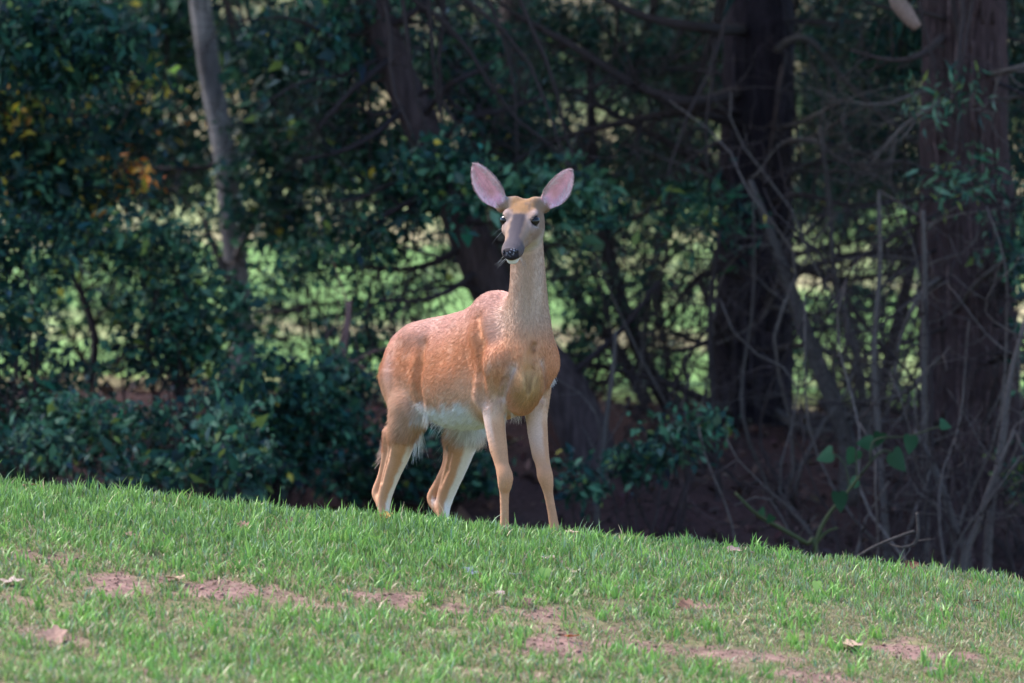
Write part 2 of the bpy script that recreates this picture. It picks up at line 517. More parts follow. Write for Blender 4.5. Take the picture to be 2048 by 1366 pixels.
# --- trunk
def pyz(py, s):                                     # pixel row -> height, at a station along the back
    return (683 - np.asarray(py, float)) / PXM * (DCAM + 0.883 * np.asarray(s, float)) / DCAM
ts = np.array([-.07, -.04, 0, .05, .10, .15, .20, .25, .32, .38, .5, .6, .68, .74, .79, .83, .86])
t_top = table(ts, pyz([705, 690, 665, 628, 602, 585, 583, 590, 607, 619, 629, 635, 647, 668, 700, 740, 770], ts))
t_bot = table(ts, pyz([775, 800, 815, 826, 834, 840, 844, 848, 853, 857, 850, 828, 805, 790, 785, 790, 785], ts))
t_w = table(ts, [.02, .045, .068, .084, .095, .102, .110, .122, .134, .142, .150, .146, .136, .121, .098, .06, .02])
def f_torso(x, y, z):
    rx, ry = x - BO[0], y - BO[1]
    s = -(rx * BF[0] + ry * BF[1]) + 0 * z
    t = (rx * BL[0] + ry * BL[1]) + 0 * z
    zz = z + 0 * s
    sc = np.clip(s, ts[0], ts[-1])
    top, bot, w = t_top(sc), t_bot(sc), t_w(sc)
    zc = bot + (top - bot) * 0.42
    up = zz > zc
    h = np.where(up, top - zc, zc - bot)
    h = np.maximum(h, 0.01)
    wd = np.where(up, w * (1 - 0.10 * np.clip((zz - zc) / h, 0, 1)), w)
    q = np.sqrt((t / wd) ** 2 + ((zz - zc) / h) ** 2)
    d = (q - 1) * np.minimum(wd, h) * 0.9
    return d + np.maximum(0, np.abs(s - (ts[0] + ts[-1]) / 2) - (ts[-1] - ts[0]) / 2) * 0.9
cor = np.array([body(s, t, py) for s in (-.07, .86) for t in (-.16, .16) for py in (580, 860)])
add(cor.min(0), cor.max(0), f_torso, 0.01)

# --- thighs, haunch
for sg in (-1, 1):
    ell(body(.672, sg * .080, 752), (.132, .064, .152), BODY_M, k=.045)
    ell(body(.625, sg * .093, 805), (.085, .048, .085), BODY_M, k=.035)
    ell(body(.58, sg * .085, 672), (.06, .04, .03), BODY_M, k=.06)          # point of the hip
ell(body(.73, 0, 708), (.07, .06, .05), BODY_M, k=.06)
# --- shoulders
for sg in (-1, 1):
    w_ = .90 if sg > 0 else 1.0
    chain([(body(.20, sg * .040, 622), .026), (body(.13, sg * .064 * w_, 670), .042), (body(.045, sg * .080 * w_, 728), .046)], k=.06, kin=.05)
    chain([(body(.035, sg * .080 * w_, 728), .046), (body(.12, sg * .086 * w_, 790), .042)], k=.035)
    ell(body(.115, sg * .066, 735), (.075, .045, .085), BODY_M, k=.03)
# --- brisket keel between the forelegs, with the furrow above it
chain([(body(-.038, -.018, 722), .032), (body(-.038, -.022, 768), .040), (body(.015, -.012, 808), .034)], k=.03)
# --- neck
nz_ = (683 - np.array([770, 735, 700, 665, 630, 600, 560, 520, 490, 460, 430])) / PXM
n_cx = table(nz_, (np.array([1053, 1055, 1056, 1056, 1056, 1056, 1056, 1055, 1055, 1056, 1056]) - 1024) / PXM, sm=15)
n_cy = table(nz_, [.07, .07, .065, .055, .040, .018, -.008, -.025, -.035, -.045, -.05], sm=15)
n_rx = table(nz_, [.055, .083, .087, .077, .069, .062, .0565, .0525, .049, .047, .040], sm=15)
n_ry = table(nz_, [.05, .10, .125, .125, .112, .096, .080, .068, .062, .060, .045], sm=15)
def f_neck(x, y, z):
    zz = np.clip(z, nz_[0], nz_[-1])
    rx, ry = n_rx(zz), n_ry(zz)
    q = np.sqrt(((x - n_cx(zz)) / rx) ** 2 + ((y - n_cy(zz)) / ry) ** 2)
    d = (q - 1) * np.minimum(rx, ry) * 0.95
    return d + np.maximum(0, np.abs(z - (nz_[0] + nz_[-1]) / 2) - (nz_[-1] - nz_[0]) / 2)
add((-.10, -.18, nz_[0]), (.18, .24, nz_[-1]), f_neck, 0.045)

# --- legs. foreleg on the left of the photo, then the other
FL = [((983, 770), .06, .045), ((987, 810), .05, .039), ((990, 850), .035, .0325), ((998, 900), .015, .027), ((1004, 930), .0, .0225), ((1010, 953), -.012, .0252),
      ((1010, 970), -.010, .0220), ((1009, 988), -.002, .0152), ((1009, 1035), .0, .0138), ((1009, 1080), .0, .0165), ((1013, 1105), -.02, .0135), ((1015, 1120), -.035, .019)]
FR = [((1074, 780), .13, .043), ((1073, 830), .115, .0345), ((1076, 870), .10, .0305), ((1082, 910), .08, .0255), ((1087, 935), .068, .0235), ((1090, 951), .056, .0250),
      ((1094, 968), .055, .0205), ((1097, 988), .058, .0150), ((1104, 1025), .055, .0142), ((1112, 1075), .05, .0165), ((1118, 1100), .03, .0135), ((1121, 1115), .018, .019)]
for LEG in (FL, FR):
    chain([(A(px, py, d), r) for (px, py), d, r in LEG], k=.02, kin=.012)
    # forearm is deeper than it is wide
    chain([(A(LEG[1][0][0], LEG[1][0][1], LEG[1][1] + .03), .03), (A(LEG[3][0][0] - 3, LEG[3][0][1], LEG[3][1] + .015), .018)], k=.02)
# hind legs: shank, heel tendon, cannon
HL = [((820, 815), .48, .056), ((806, 870), .52, .047), ((797, 910), .57, .0365), ((784, 945), .61, .030), ((773, 980), .645, .0245), ((768, 1003), .66, .0225),
      ((768, 1035), .655, .0175), ((772, 1150), .635, .0150), ((773, 1180), .63, .0175), ((780, 1205), .60, .014), ((782, 1216), .59, .020)]
HR = [((938, 820), .55, .066), ((930, 868), .58, .053), ((921, 905), .62, .0425), ((910, 940), .66, .0355), ((897, 975), .70, .0300), ((889, 1000), .72, .0270),
      ((886, 1035), .715, .0200), ((888, 1150), .70, .0155), ((890, 1190), .69, .0180), ((896, 1213), .66, .014), ((899, 1224), .65, .020)]
for LEG in (HL, HR):
    chain([(A(px, py, d), r) for (px, py), d, r in LEG], k=.025, kin=.014)
chain([(A(783, 868, .58), .028), (A(774, 915, .63), .0185), (A(763, 955, .67), .0145), (A(754, 986, .69), .0170), (A(764, 1008, .67), .015)], k=.016)
chain([(A(906, 890, .66), .030), (A(896, 930, .70), .0200), (A(879, 965, .74), .0170), (A(865, 995, .76), .0185), (A(876, 1018, .74), .017)], k=.016)
# --- tail, tucked down behind
chain([(body(.85, -.0, 715), .030), (body(.90, -.0, 770), .034), (body(.89, -.0, 850), .018)], k=.02)

# --- head: length axis HH from the poll, HR_ to the right of the photo, HN up out of the forehead
HQ = A(1053, 413, -.055)
HH = np.array([-.050, -.212, -.150]); HH /= np.linalg.norm(HH)
HR_ = np.cross([0, 0, 1], HH); HR_ /= np.linalg.norm(HR_)
HN = np.cross(HH, HR_)
HR_ = HR_ - 0.035 * HN; HR_ /= np.linalg.norm(HR_); HN = np.cross(HH, HR_)
HEAD_M = np.array([HH, HR_, HN])
def head(u, r, n):
    return HQ + HH * u + HR_ * r + HN * n
us = np.array([-.035, -.015, .01, .04, .07, .10, .125, .15, .175, .20, .225, .245, .262, .274])
h_w = table(us, [.02, .040, .0500, .0540, .0570, .0570, .0500, .0420, .0360, .0325, .0315, .0315, .0290, .019], sm=8)
h_t = table(us, [-.01, .020, .0340, .0410, .0420, .0385, .0330, .0280, .0235, .0205, .0185, .0180, .0150, .008], sm=8)
h_b = table(us, [-.02, -.045, -.066, -.080, -.084, -.080, -.070, -.060, -.051, -.043, -.037, -.034, -.030, -.022], sm=8)
def head_uvw(P):
    D = P - HQ
    return D @ HH, D @ HR_, D @ HN
def f_head(x, y, z):
    u = (x - HQ[0]) * HH[0] + (y - HQ[1]) * HH[1] + (z - HQ[2]) * HH[2]
    r = (x - HQ[0]) * HR_[0] + (y - HQ[1]) * HR_[1] + (z - HQ[2]) * HR_[2]
    n = (x - HQ[0]) * HN[0] + (y - HQ[1]) * HN[1] + (z - HQ[2]) * HN[2]
    uc = np.clip(u, us[0], us[-1])
    w, tp, bt = h_w(uc), h_t(uc), h_b(uc)
    nc = bt + (tp - bt) * 0.58
    up = n > nc
    hh = np.maximum(np.where(up, tp - nc, nc - bt), .006)
    q = (np.abs(r / w) ** 2.3 + np.abs((n - nc) / hh) ** 2.3) ** (1 / 2.3)
    d = (q - 1) * np.minimum(w, hh) * 0.9
    e = np.maximum(0, np.maximum(us[0] - u, u - us[-1]))
    return np.sqrt(np.maximum(d, 0) ** 2 + e ** 2) + np.minimum(d, 0) - .0
hc = np.array([head(u, r, n) for u in (-.035, .28) for r in (-.06, .06) for n in (-.085, .045)])
add(hc.min(0), hc.max(0), f_head, 0.028)
for sg in (-1, 1):
    ell(head(.055, sg * .036, -.045), (.055, .020, .036), HEAD_M, k=.02)        # jaw muscle
    ell(head(.092, sg * .0465, .0300), (.026, .0105, .0070), HEAD_M, k=.018)       # brow
    ell(head(.128, sg * .044, .002), (.026, .010, .012), HEAD_M, k=.014)        # below the eye
    ell(head(.232, sg * .021, -.010), (.026, .012, .016), HEAD_M, k=.012)       # upper lip
ell(head(.268, 0, .000), (.011, .0235, .0150), HEAD_M, k=.008)                  # nose pad
ell(head(.248, 0, -.0350), (.023, .0200, .0135), HEAD_M, k=.008)                # chin
EYE = [head(.104, sg * .0470, .0165) for sg in (-1, 1)]
for sg, e in zip((-1, 1), EYE):
    ell(e + HR_ * sg * .004 + HH * .003, (.0178, .0165, .0150), HEAD_M, k=.005, carve=True)
    ell(head(.272, sg * .0185, .002), (.010, .0050, .0065), HEAD_M, k=.004, carve=True)   # nostril
    chain_pts = (head(.262, sg * .004, -.0225), head(.228, sg * .026, -.0300))
    a_, b_ = chain_pts
    add(np.minimum(a_, b_) - .004, np.maximum(a_, b_) + .004, f_cap(a_, b_, .0026, .0020), .004, carve=True, margin=.02)  # mouth

# --- ears: cupped leaf-shaped shells opened to the front
EARS = []
for sg, bpx, tpx, wmax, out in ((-1, (1002, 411), (949.5, 326), .0435, -.30), (1, (1091, 412), (1141, 338), .0410, .30)):
    b = A(bpx[0], bpx[1], -.060); tp = A(tpx[0], tpx[1], -.045)
    ax = tp - b; ln = np.linalg.norm(ax); ax = ax / ln
    face = np.array([out, -1.0, -.05]); face -= ax * (face @ ax); face /= np.linalg.norm(face)
    wv = np.cross(ax, face); wv = wv if wv[0] * sg > 0 else -wv      # outwards
    wv /= np.linalg.norm(wv)
    EARS.append((sg, b, ax, ln, face, wv, wmax))
e_w = table([0, .06, .14, .25, .38, .52, .66, .8, .9, .96, 1.0], [.42, .55, .76, .95, 1.0, .98, .87, .66, .44, .28, .04], sm=6)
e_r = table([0, .15, .4, .7, 1.0], [.030, .034, .026, .014, .003], sm=10)
def ear_local(E, x, y, z):
    sg, b, ax, ln, face, wv, wm = E
    v = ((x - b[0]) * ax[0] + (y - b[1]) * ax[1] + (z - b[2]) * ax[2]) / ln
    w = ((x - b[0]) * wv[0] + (y - b[1]) * wv[1] + (z - b[2]) * wv[2])
    m = ((x - b[0]) * face[0] + (y - b[1]) * face[1] + (z - b[2]) * face[2])
    vc = np.clip(v, 0, 1)
    hw = e_w(vc) * wm
    mid = .006 * np.sin(np.pi * np.clip(vc, 0, 1))       # the outer lobe is the fuller one
    q = (w - mid) / np.maximum(hw, .004)
    surf = -e_r(vc) * (1 - np.clip(np.abs(q), 0, 1.2) ** 2.0) + .012 * vc * vc
    return v, w - mid, m, hw, q, surf
for E in EARS:
    def f_ear(x, y, z, E=E):
        v, w, m, hw, q, surf = ear_local(E, x, y, z)
        ln = E[3]
        th = .0048 - .0022 * np.clip(np.abs(q), 0, 1)
        a = np.abs(m - surf) * .75 - th * .6
        e = np.maximum((np.abs(w) - hw + .003) * .85, np.maximum(v - 1, -v) * ln + .003)
        return np.sqrt(np.maximum(a, 0) ** 2 + np.maximum(e, 0) ** 2) + np.minimum(np.maximum(a, e), 0) - .0026
    b, tip = E[1], E[1] + E[2] * E[3]
    add(np.minimum(b, tip) - .05, np.maximum(b, tip) + .05, f_ear, .010)
    chain([(head(.012, E[0] * .034, .016), .026), (b + E[2] * .004 - E[4] * .022, .021), (b + E[2] * .035 - E[4] * .036, .010)], k=.014)

# --- folds and hollows cut into the surface, found by looking for the skin along each sight line
def skin(px, py, y0=-.34):
    ys = np.arange(y0, .9, HV * .5)
    k = (DCAM + ys) / DCAM / PXM
    P = np.stack([(px - 1024) * k, ys, (683 - py) * k], -1)
    i = np.clip(np.round((P - LO) / HV).astype(int), 0, GN - 1)
    f = FIELD[i[:, 0], i[:, 1], i[:, 2]]
    j = np.argmax(f < 0)
    return P[j] if (f < 0).any() else None
GROOVES = {}
for name, depth, k, pts in (
        ('cleft', .001, .014, [(1068, 690, .005), (1063, 712, .010), (1059, 742, .0125), (1056, 785, .006)]),
        ('fold', .000, .014, [(1026, 736, .004), (1013, 762, .009), (1005, 795, .011)]),
        ('fold_far', .000, .014, [(1084, 725, .004), (1089, 755, .008), (1084, 795, .011)]),
        ('shoulder', -.004, .028, [(955, 632, .010), (960, 690, .014), (957, 750, .015), (966, 800, .012)]),
        ('haunch', -.005, .032, [(845, 690, .010), (835, 735, .014), (838, 800, .014)]),
        ('heel', .001, .010, [(779, 893, .004), (771, 930, .006), (763, 965, .004)]),
        ('heel_far', .001, .010, [(902, 905, .004), (893, 940, .006), (880, 972, .004)]),
        ('cheek', -.001, .010, [(1062, 462, .002), (1057, 480, .003), (1048, 490, .002)])):
    P3 = [(skin(px, py), r) for px, py, r in pts]
    P3 = [(q + np.array([0, depth, 0]), r) for q, r in P3 if q is not None]
    GROOVES[name] = [q for q, r in P3]
    for (qa, ra), (qb, rb) in zip(P3[:-1], P3[1:]):
        add(np.minimum(qa, qb) - .02, np.maximum(qa, qb) + .02, f_cap(qa, qb, ra, rb), k, carve=True)
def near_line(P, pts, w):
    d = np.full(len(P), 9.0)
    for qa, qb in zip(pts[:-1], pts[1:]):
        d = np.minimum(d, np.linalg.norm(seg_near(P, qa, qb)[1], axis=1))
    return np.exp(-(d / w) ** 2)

# --- extract the surface (naive surface nets)
def surface_nets(Fd):
    S = Fd < 0
    c = np.zeros(np.array(Fd.shape) - 1, dtype=np.int8)
    for i in (0, 1):
        for j in (0, 1):
            for k in (0, 1):
                c += S[i:S.shape[0] - 1 + i, j:S.shape[1] - 1 + j, k:S.shape[2] - 1 + k]
    act = (c > 0) & (c < 8)
    I = np.argwhere(act)
    ids = np.full(act.shape, -1, dtype=np.int32)
    ids[act] = np.arange(len(I))
    cv = {}
    for i in (0, 1):
        for j in (0, 1):
            for k in (0, 1):
                cv[(i, j, k)] = Fd[I[:, 0] + i, I[:, 1] + j, I[:, 2] + k]
    acc = np.zeros((len(I), 3)); cnt = np.zeros(len(I))
    cs = list(cv)
    for a in cs:
        for axis in range(3):
            if a[axis] == 1: continue
            b = list(a); b[axis] = 1; b = tuple(b)
            va, vb = cv[a], cv[b]
            m = (va < 0) != (vb < 0)
            t = np.where(m, va / np.where(m, va - vb, 1), 0)
            p = np.array(a, float)[None, :].repeat(len(I), 0); p[:, axis] += t
            acc[m] += p[m]; cnt[m] += 1
    V = LO + HV * (I + acc / cnt[:, None])
    Fs = []
    for axis in range(3):
        o1, o2 = [(1, 2), (2, 0), (0, 1)][axis]
        sa = [slice(None)] * 3; sb = [slice(None)] * 3
        sa[axis] = slice(0, -1); sb[axis] = slice(1, None)
        ch = S[tuple(sa)] != S[tuple(sb)]
        E = np.argwhere(ch)
        ok = (E[:, o1] > 0) & (E[:, o2] > 0) & (E[:, o1] < S.shape[o1] - 1) & (E[:, o2] < S.shape[o2] - 1)
        E = E[ok]
        flip = S[E[:, 0], E[:, 1], E[:, 2]]
        def cell(d1, d2):
            q = E.copy(); q[:, o1] -= d1; q[:, o2] -= d2
            return ids[q[:, 0], q[:, 1], q[:, 2]]
        quad = np.stack([cell(1, 1), cell(0, 1), cell(0, 0), cell(1, 0)], -1)
        quad[~flip] = quad[~flip][:, ::-1]
        Fs.append(quad)
    return V, np.concatenate(Fs)
DV, DF = surface_nets(FIELD)
def grad_normals(V):
    q = (V - LO) / HV
    i = np.clip(np.round(q).astype(int), 1, GN - 2)
    g = np.stack([FIELD[i[:, 0] + 1, i[:, 1], i[:, 2]] - FIELD[i[:, 0] - 1, i[:, 1], i[:, 2]],
                  FIELD[i[:, 0], i[:, 1] + 1, i[:, 2]] - FIELD[i[:, 0], i[:, 1] - 1, i[:, 2]],
                  FIELD[i[:, 0], i[:, 1], i[:, 2] + 1] - FIELD[i[:, 0], i[:, 1], i[:, 2] - 1]], -1)
    return g / (np.linalg.norm(g, axis=1, keepdims=True) + 1e-9)
# drop stray islands: keep the biggest connected piece
par = np.arange(len(DV))
for _ in range(200):
    new = par.copy()
    for a, b in ((0, 1), (1, 2), (2, 3), (3, 0)):
        mn = np.minimum(par[DF[:, a]], par[DF[:, b]])
        np.minimum.at(new, DF[:, a], mn); np.minimum.at(new, DF[:, b], mn)
    new = new[new]
    new = new[new]
    if (new == par).all(): break
    par = new
lab, cnts = np.unique(par, return_counts=True)
big = lab[np.argmax(cnts)]
keepv = par == big
remap = np.cumsum(keepv) - 1
DF = remap[DF[keepv[DF[:, 0]]]]
DV = DV[keepv]
# one light smoothing pass
nb = np.zeros_like(DV); nc_ = np.zeros(len(DV))
for a, b in ((0, 1), (1, 2), (2, 3), (3, 0)):
    np.add.at(nb, DF[:, a], DV[DF[:, b]]); np.add.at(nc_, DF[:, a], 1)
DV = DV * 0.6 + 0.4 * nb / nc_[:, None]
DN = grad_normals(DV)

# --- coat colours: the animal's markings, with some shading and highlights painted in
def seg_near(P, a, b):
    ab = b - a; t = np.clip(((P - a) @ ab) / (ab @ ab), 0, 1)
    return t, P - (a + t[:, None] * ab)
def px_of(P):
    k = DCAM / (DCAM + P[:, 1]) * PXM
    return 1024 + P[:, 0] * k, 683 - P[:, 2] * k
def mixc(C, col, w):
    return C * (1 - w[:, None]) + np.array(col)[None, :] * w[:, None]
def coat(P, N):
    s = -((P - BO) @ BF); t = (P - BO) @ BL; z = P[:, 2]
    pxx, pyy = px_of(P)                                 # only used to read off stations measured on the photograph
    nA = fbm(P, 9.0, 3); nB = fbm(P + 3, 45.0, 2); nC = fbm(P + 5, 120.0, 2)
    C = np.tile(np.array([[.545, .250, .132]]), (len(P), 1))
    C = C * (0.86 + 0.28 * nA)[:, None]
    # back and rump pinker along the spine, a painted sky highlight; flank paler low down
    top = t_top(np.clip(s, ts[0], ts[-1])); bot = t_bot(np.clip(s, ts[0], ts[-1]))
    hrel = (z - bot) / np.maximum(top - bot, .05)
    inb = sstep(.0, .06, s)
    C = mixc(C, (.57, .345, .290), .85 * sstep(.55, .95, hrel) * inb)
    C = mixc(C, (.64, .43, .31), .75 * (1 - sstep(.16, .48, hrel + .12 * (nA - .5))) * inb)
    # fur shading painted into the coat: rusty bands in the hollows, paler lit haunch
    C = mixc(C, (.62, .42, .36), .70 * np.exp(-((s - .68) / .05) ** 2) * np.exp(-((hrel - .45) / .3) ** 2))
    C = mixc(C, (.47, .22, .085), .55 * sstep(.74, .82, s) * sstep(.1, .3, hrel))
    # white belly
    bw = (1 - sstep(.055, .085, z - bot + .05 * (nB - .5))) * sstep(.20, .27, s) * (1 - sstep(.52, .60, s + .6 * np.clip(-t - .06, 0, 1)))
    # pale flecks where the coat is moulting
    fl = sstep(.60, .78, nB + .5 * (nC - .5)) * sstep(.40, .60, nA)
    C = mixc(C, (.66, .52, .42), .20 * fl * sstep(-.03, .02, s) * (1 - sstep(.78, .9, s)))
    # neck and throat: greyer tan
    zn = (z - nz_[0]) / (nz_[-1] - nz_[0])
    front = sstep(.07, -.03, s)
    C = mixc(C, (.455, .315, .235), .9 * np.clip(sstep(.19, .42, zn) * sstep(.16, .02, s), 0, 1))
    C = mixc(C, (.60, .46, .38), .45 * sstep(.3, .1, np.abs(t) / .1) * sstep(.35, .55, zn) * (1 - sstep(.6, .9, zn)) * front)
    # brisket: rusty keel, pale fold on either side
    br = np.exp(-((t + .026) / .045) ** 2) * sstep(-.0, -.03, s) * np.exp(-((pyy - 772) / 42.0) ** 2)
    C = mixc(C, (.50, .290, .135), np.clip(br * 1.2, 0, 1))
    C = mixc(C, (.72, .62, .60), .62 * np.clip(near_line(P, GROOVES['fold'], .015) + near_line(P, GROOVES['fold_far'], .012), 0, 1))
    C = mixc(C, (.20, .110, .060), .85 * near_line(P, GROOVES['cleft'], .009))  # shade inside the chest cleft, painted darker
    C = mixc(C, (.45, .185, .070), .70 * near_line(P, GROOVES['shoulder'], .028))  # shading of the hollow behind the shoulder, painted as rust
    C = mixc(C, (.45, .185, .070), .60 * near_line(P, GROOVES['haunch'], .028))  # painted shading of the hollow before the haunch
    C = mixc(C, (.83, .82, .82), bw)
    # legs
    leg = sstep(815, 860, pyy) * (1 - bw)
    hind = s > .42
    lo_l = leg * np.where(hind, sstep(845, 885, pyy), 1)
    C = mixc(C, (.50, .250, .140), .85 * lo_l)
    C = C * (1 - .18 * lo_l * (nB - .3))[:, None]
    # white inner faces of the legs
    for LEG, kind in ((HL, 'h'), (HR, 'h'), (FL, 'f'), (FR, 'f')):
        best = None; off = None; rr = None
        for i in range(len(LEG) - 1):
            a = A(*LEG[i][0], LEG[i][1]); b = A(*LEG[i + 1][0], LEG[i + 1][1])
            tt, dv = seg_near(P, a, b)
            dl = np.linalg.norm(dv, axis=1); r_ = LEG[i][2] + (LEG[i + 1][2] - LEG[i][2]) * tt
            if best is None:
                best, off, rr = dl - r_, dv, r_
            else:
                m = dl - r_ < best
                best = np.where(m, dl - r_, best); off = np.where(m[:, None], dv, off); rr = np.where(m, r_, rr)
        near = (best < .022)
        fo = (off @ BF) / rr; lo_ = (off @ BL) / rr
        if kind == 'h':
            if LEG is HR:
                w = sstep(-.12, .22, .47 * fo + .883 * lo_ + .15 * (nB - .5)) * near * sstep(862, 890, pyy)
                w = np.maximum(w, .9 * near * np.exp(-(((pxx - 860) / 11) ** 2 + ((pyy - 1001) / 9) ** 2)))
            else:
                w = sstep(.38, .66, .70 * fo + .70 * lo_ + .2 * (nB - .5)) * near * sstep(870, 920, pyy)
            C = mixc(C, (.72, .66, .64), .92 * w)
        elif LEG is FR:
            w = sstep(.25, -.2, lo_ + .3 * (nB - .5)) * near * (1 - sstep(860, 940, pyy)) * sstep(795, 825, pyy)
            C = mixc(C, (.62, .46, .40), .60 * w)
        else:
            w = sstep(.62, .85, np.abs(lo_)) * near * (1 - sstep(850, 910, pyy)) * sstep(795, 825, pyy)
            C = mixc(C, (.64, .50, .45), .45 * w)
            w = near * np.exp(-((pyy - 805) / 22.0) ** 2)
            C = mixc(C, (.62, .42, .34), .40 * w)
    # hooves
    hoof = (z - ground_z(P[:, 0], P[:, 1]) < .030) & (pyy > 1080)
    C = np.where(hoof[:, None], np.array([[.02, .017, .015]]), C)
    # head
    u, r, n = head_uvw(P)
    hd = sstep(-.05, -.01, u) * sstep(-.105, -.085, n) * (1 - sstep(.075, .09, np.abs(r))) * (z > HQ[2] - .24)
    H = np.tile(np.array([[.255, .165, .115]]), (len(P), 1)) * (.75 + .5 * nB)[:, None]
    crown = sstep(.112, .080, u + .10 * np.abs(r)) * (1 - sstep(.030, .050, np.abs(r))) * sstep(.0, .02, n)
    H = mixc(H, (.29, .155, .068), .9 * crown)
    H = mixc(H, (.14, .10, .085), .55 * crown * sstep(.52, .68, fbm(P * np.array([1, .4, .4]) + 2, 70, 2)))
    H = mixc(H, (.30, .225, .17), .6 * sstep(.03, -.01, u) * sstep(0, .02, n))
    bridge = sstep(.092, .106, u) * (1 - sstep(.015, .029, np.abs(r) + .012 * (nB - .5))) * sstep(-.004, .010, n - (h_t(np.clip(u, us[0], us[-1])) - .022))
    H = mixc(H, (.062, .052, .062), .94 * bridge)
    H = mixc(H, (.38, .28, .26), .40 * np.exp(-(((np.abs(r) - .046) / .014) ** 2 + ((u - .083) / .018) ** 2)) * sstep(.015, .03, n))     # brow
    H = mixc(H, (.36, .27, .25), .32 * np.exp(-(((np.abs(r) - .042) / .014) ** 2 + ((u - .140) / .026) ** 2)) * sstep(-.035, 0, n))     # cheek
    H = mixc(H, (.50, .42, .34), .7 * sstep(-.035, -.065, n) * sstep(.02, .1, u))                                                      # jaw
    H = mixc(H, (.075, .062, .068), .85 * sstep(.196, .225, u) * sstep(-.030, -.016, n))                                                 # dark band round the muzzle
    chin = sstep(.205, .225, u) * sstep(-.0225, -.0262, n)
    H = mixc(H, (.66, .61, .58), .95 * chin)
    for e in EYE:
        de = np.linalg.norm(P - e, axis=1)
        H = mixc(H, (.42, .32, .31), .32 * np.exp(-((de - .027) / .006) ** 2))
        H = mixc(H, (.05, .04, .04), .95 * (1 - sstep(.0172, .0215, de)))
    gl = np.exp(-(((np.abs(r) - .046) / .0032) ** 2 + ((u - .130) / .012) ** 2)) * sstep(-.01, .0, n)
    H = mixc(H, (.13, .09, .08), .8 * gl)                                                                                               # tear gland
    pad = sstep(.2595, .2625, u) * sstep(.0275, .0245, np.abs(r)) * sstep(-.0205, -.0175, n)
    H = mixc(H, (.022, .018, .022), pad)
    H = mixc(H, (.30, .29, .33), .8 * pad * sstep(.58, .70, fbm(P + 1, 330, 2)) * sstep(-.004, .006, n))  # highlights of the wet nose painted as pale specks
    C = C * (1 - hd[:, None]) + H * hd[:, None]
    # ears
    for E in EARS:
        v, w, m, hw, q, surf = ear_local(E, P[:, 0], P[:, 1], P[:, 2])
        ine = sstep(-.02, .06, v) * (v < 1.06) * (np.abs(w) < hw + .012) * (m > surf - .02) * (m < surf + .045)
        back = np.array([[.30, .235, .20]])
        inner = sstep(-.0005, .0012, m - surf)
        pink = np.tile(np.array([[.80, .40, .45]]), (len(P), 1)) * (.82 + .36 * nB)[:, None]
        pink = mixc(pink, (.80, .60, .60), .45 * sstep(.35, .85, np.abs(q) + .5 * (nC - .5)) * (1 - sstep(.93, 1.0, np.abs(q))))
        pink = mixc(pink, (.42, .25, .24), .55 * sstep(.22, .05, v) * sstep(.5, .2, np.abs(q)))
        rim = np.maximum(sstep(.86, .94, np.abs(q)), sstep(.92, .97, v))
        ce = back * (1 - inner[:, None]) + pink * inner[:, None]
        vein = sum(np.exp(-((q - q0 * (1 - .35 * v) - .05 * np.sin(v * 9 + q0 * 5)) / .035) ** 2) for q0 in (-.55, -.15, .25, .62)) * sstep(.25, .4, v) * (1 - sstep(.75, .9, v))
        ce = mixc(ce, (.58, .26, .29), .40 * np.clip(vein, 0, 1) * inner)
        ce = mixc(ce, (.56, .27, .22), .55 * np.exp(-(((v - .33) / .13) ** 2 + ((q - .1) / .3) ** 2)) * inner)  # shading of the lower ear fold, painted in
        ce = mixc(ce, (.30, .20, .17), .6 * sstep(.45, .85, -q) * sstep(.55, .2, v) * inner)  # painted shade in the fold next to the head
        ce = mixc(ce, (.20, .15, .14), .90 * rim * sstep(.12, .3, v))
        C = C * (1 - ine[:, None]) + ce * ine[:, None]
    return np.clip(C, .012, .85)
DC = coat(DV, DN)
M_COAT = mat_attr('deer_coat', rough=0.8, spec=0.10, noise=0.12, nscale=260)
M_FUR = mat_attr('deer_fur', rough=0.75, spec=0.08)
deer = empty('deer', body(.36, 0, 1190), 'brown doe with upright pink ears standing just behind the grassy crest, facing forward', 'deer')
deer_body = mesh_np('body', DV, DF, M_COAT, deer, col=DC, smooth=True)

# the eyes are separate wet pieces; the nose pad has its glints painted on
def wet(name, colour, rough):
    m, nt, bs = new_mat(name)
    bs.inputs['Base Color'].default_value = (*colour, 1)
    bs.inputs['Roughness'].default_value = rough
    bs.inputs['Specular IOR Level'].default_value = 0.35
    bs.inputs['Coat Weight'].default_value = 0.0
    bs.inputs['Coat Roughness'].default_value = 0.03
    return m
M_EYE = wet('eye_wet', (.008, .006, .006), .12)
def ico(c, rad, M, n=24):
    th = np.linspace(0, np.pi, n); ph = np.linspace(0, 2 * np.pi, 2 * n, endpoint=False)
    T, Ph = np.meshgrid(th, ph, indexing='ij')
    L = np.stack([np.cos(T) * rad[0], np.sin(T) * np.cos(Ph) * rad[1], np.sin(T) * np.sin(Ph) * rad[2]], -1).reshape(-1, 3)
    V = c + L @ M
    idx = np.arange(n * 2 * n).reshape(n, 2 * n)
    nx_ = np.roll(idx, -1, 1)
    F = np.stack([idx[:-1], nx_[:-1], nx_[1:], idx[1:]], -1).reshape(-1, 4)
    return V, F
for e in EYE:
    v, f = ico(e, (.0178, .0168, .0158), HEAD_M)
    mesh_np('eye', v, f, M_EYE, deer, smooth=True)

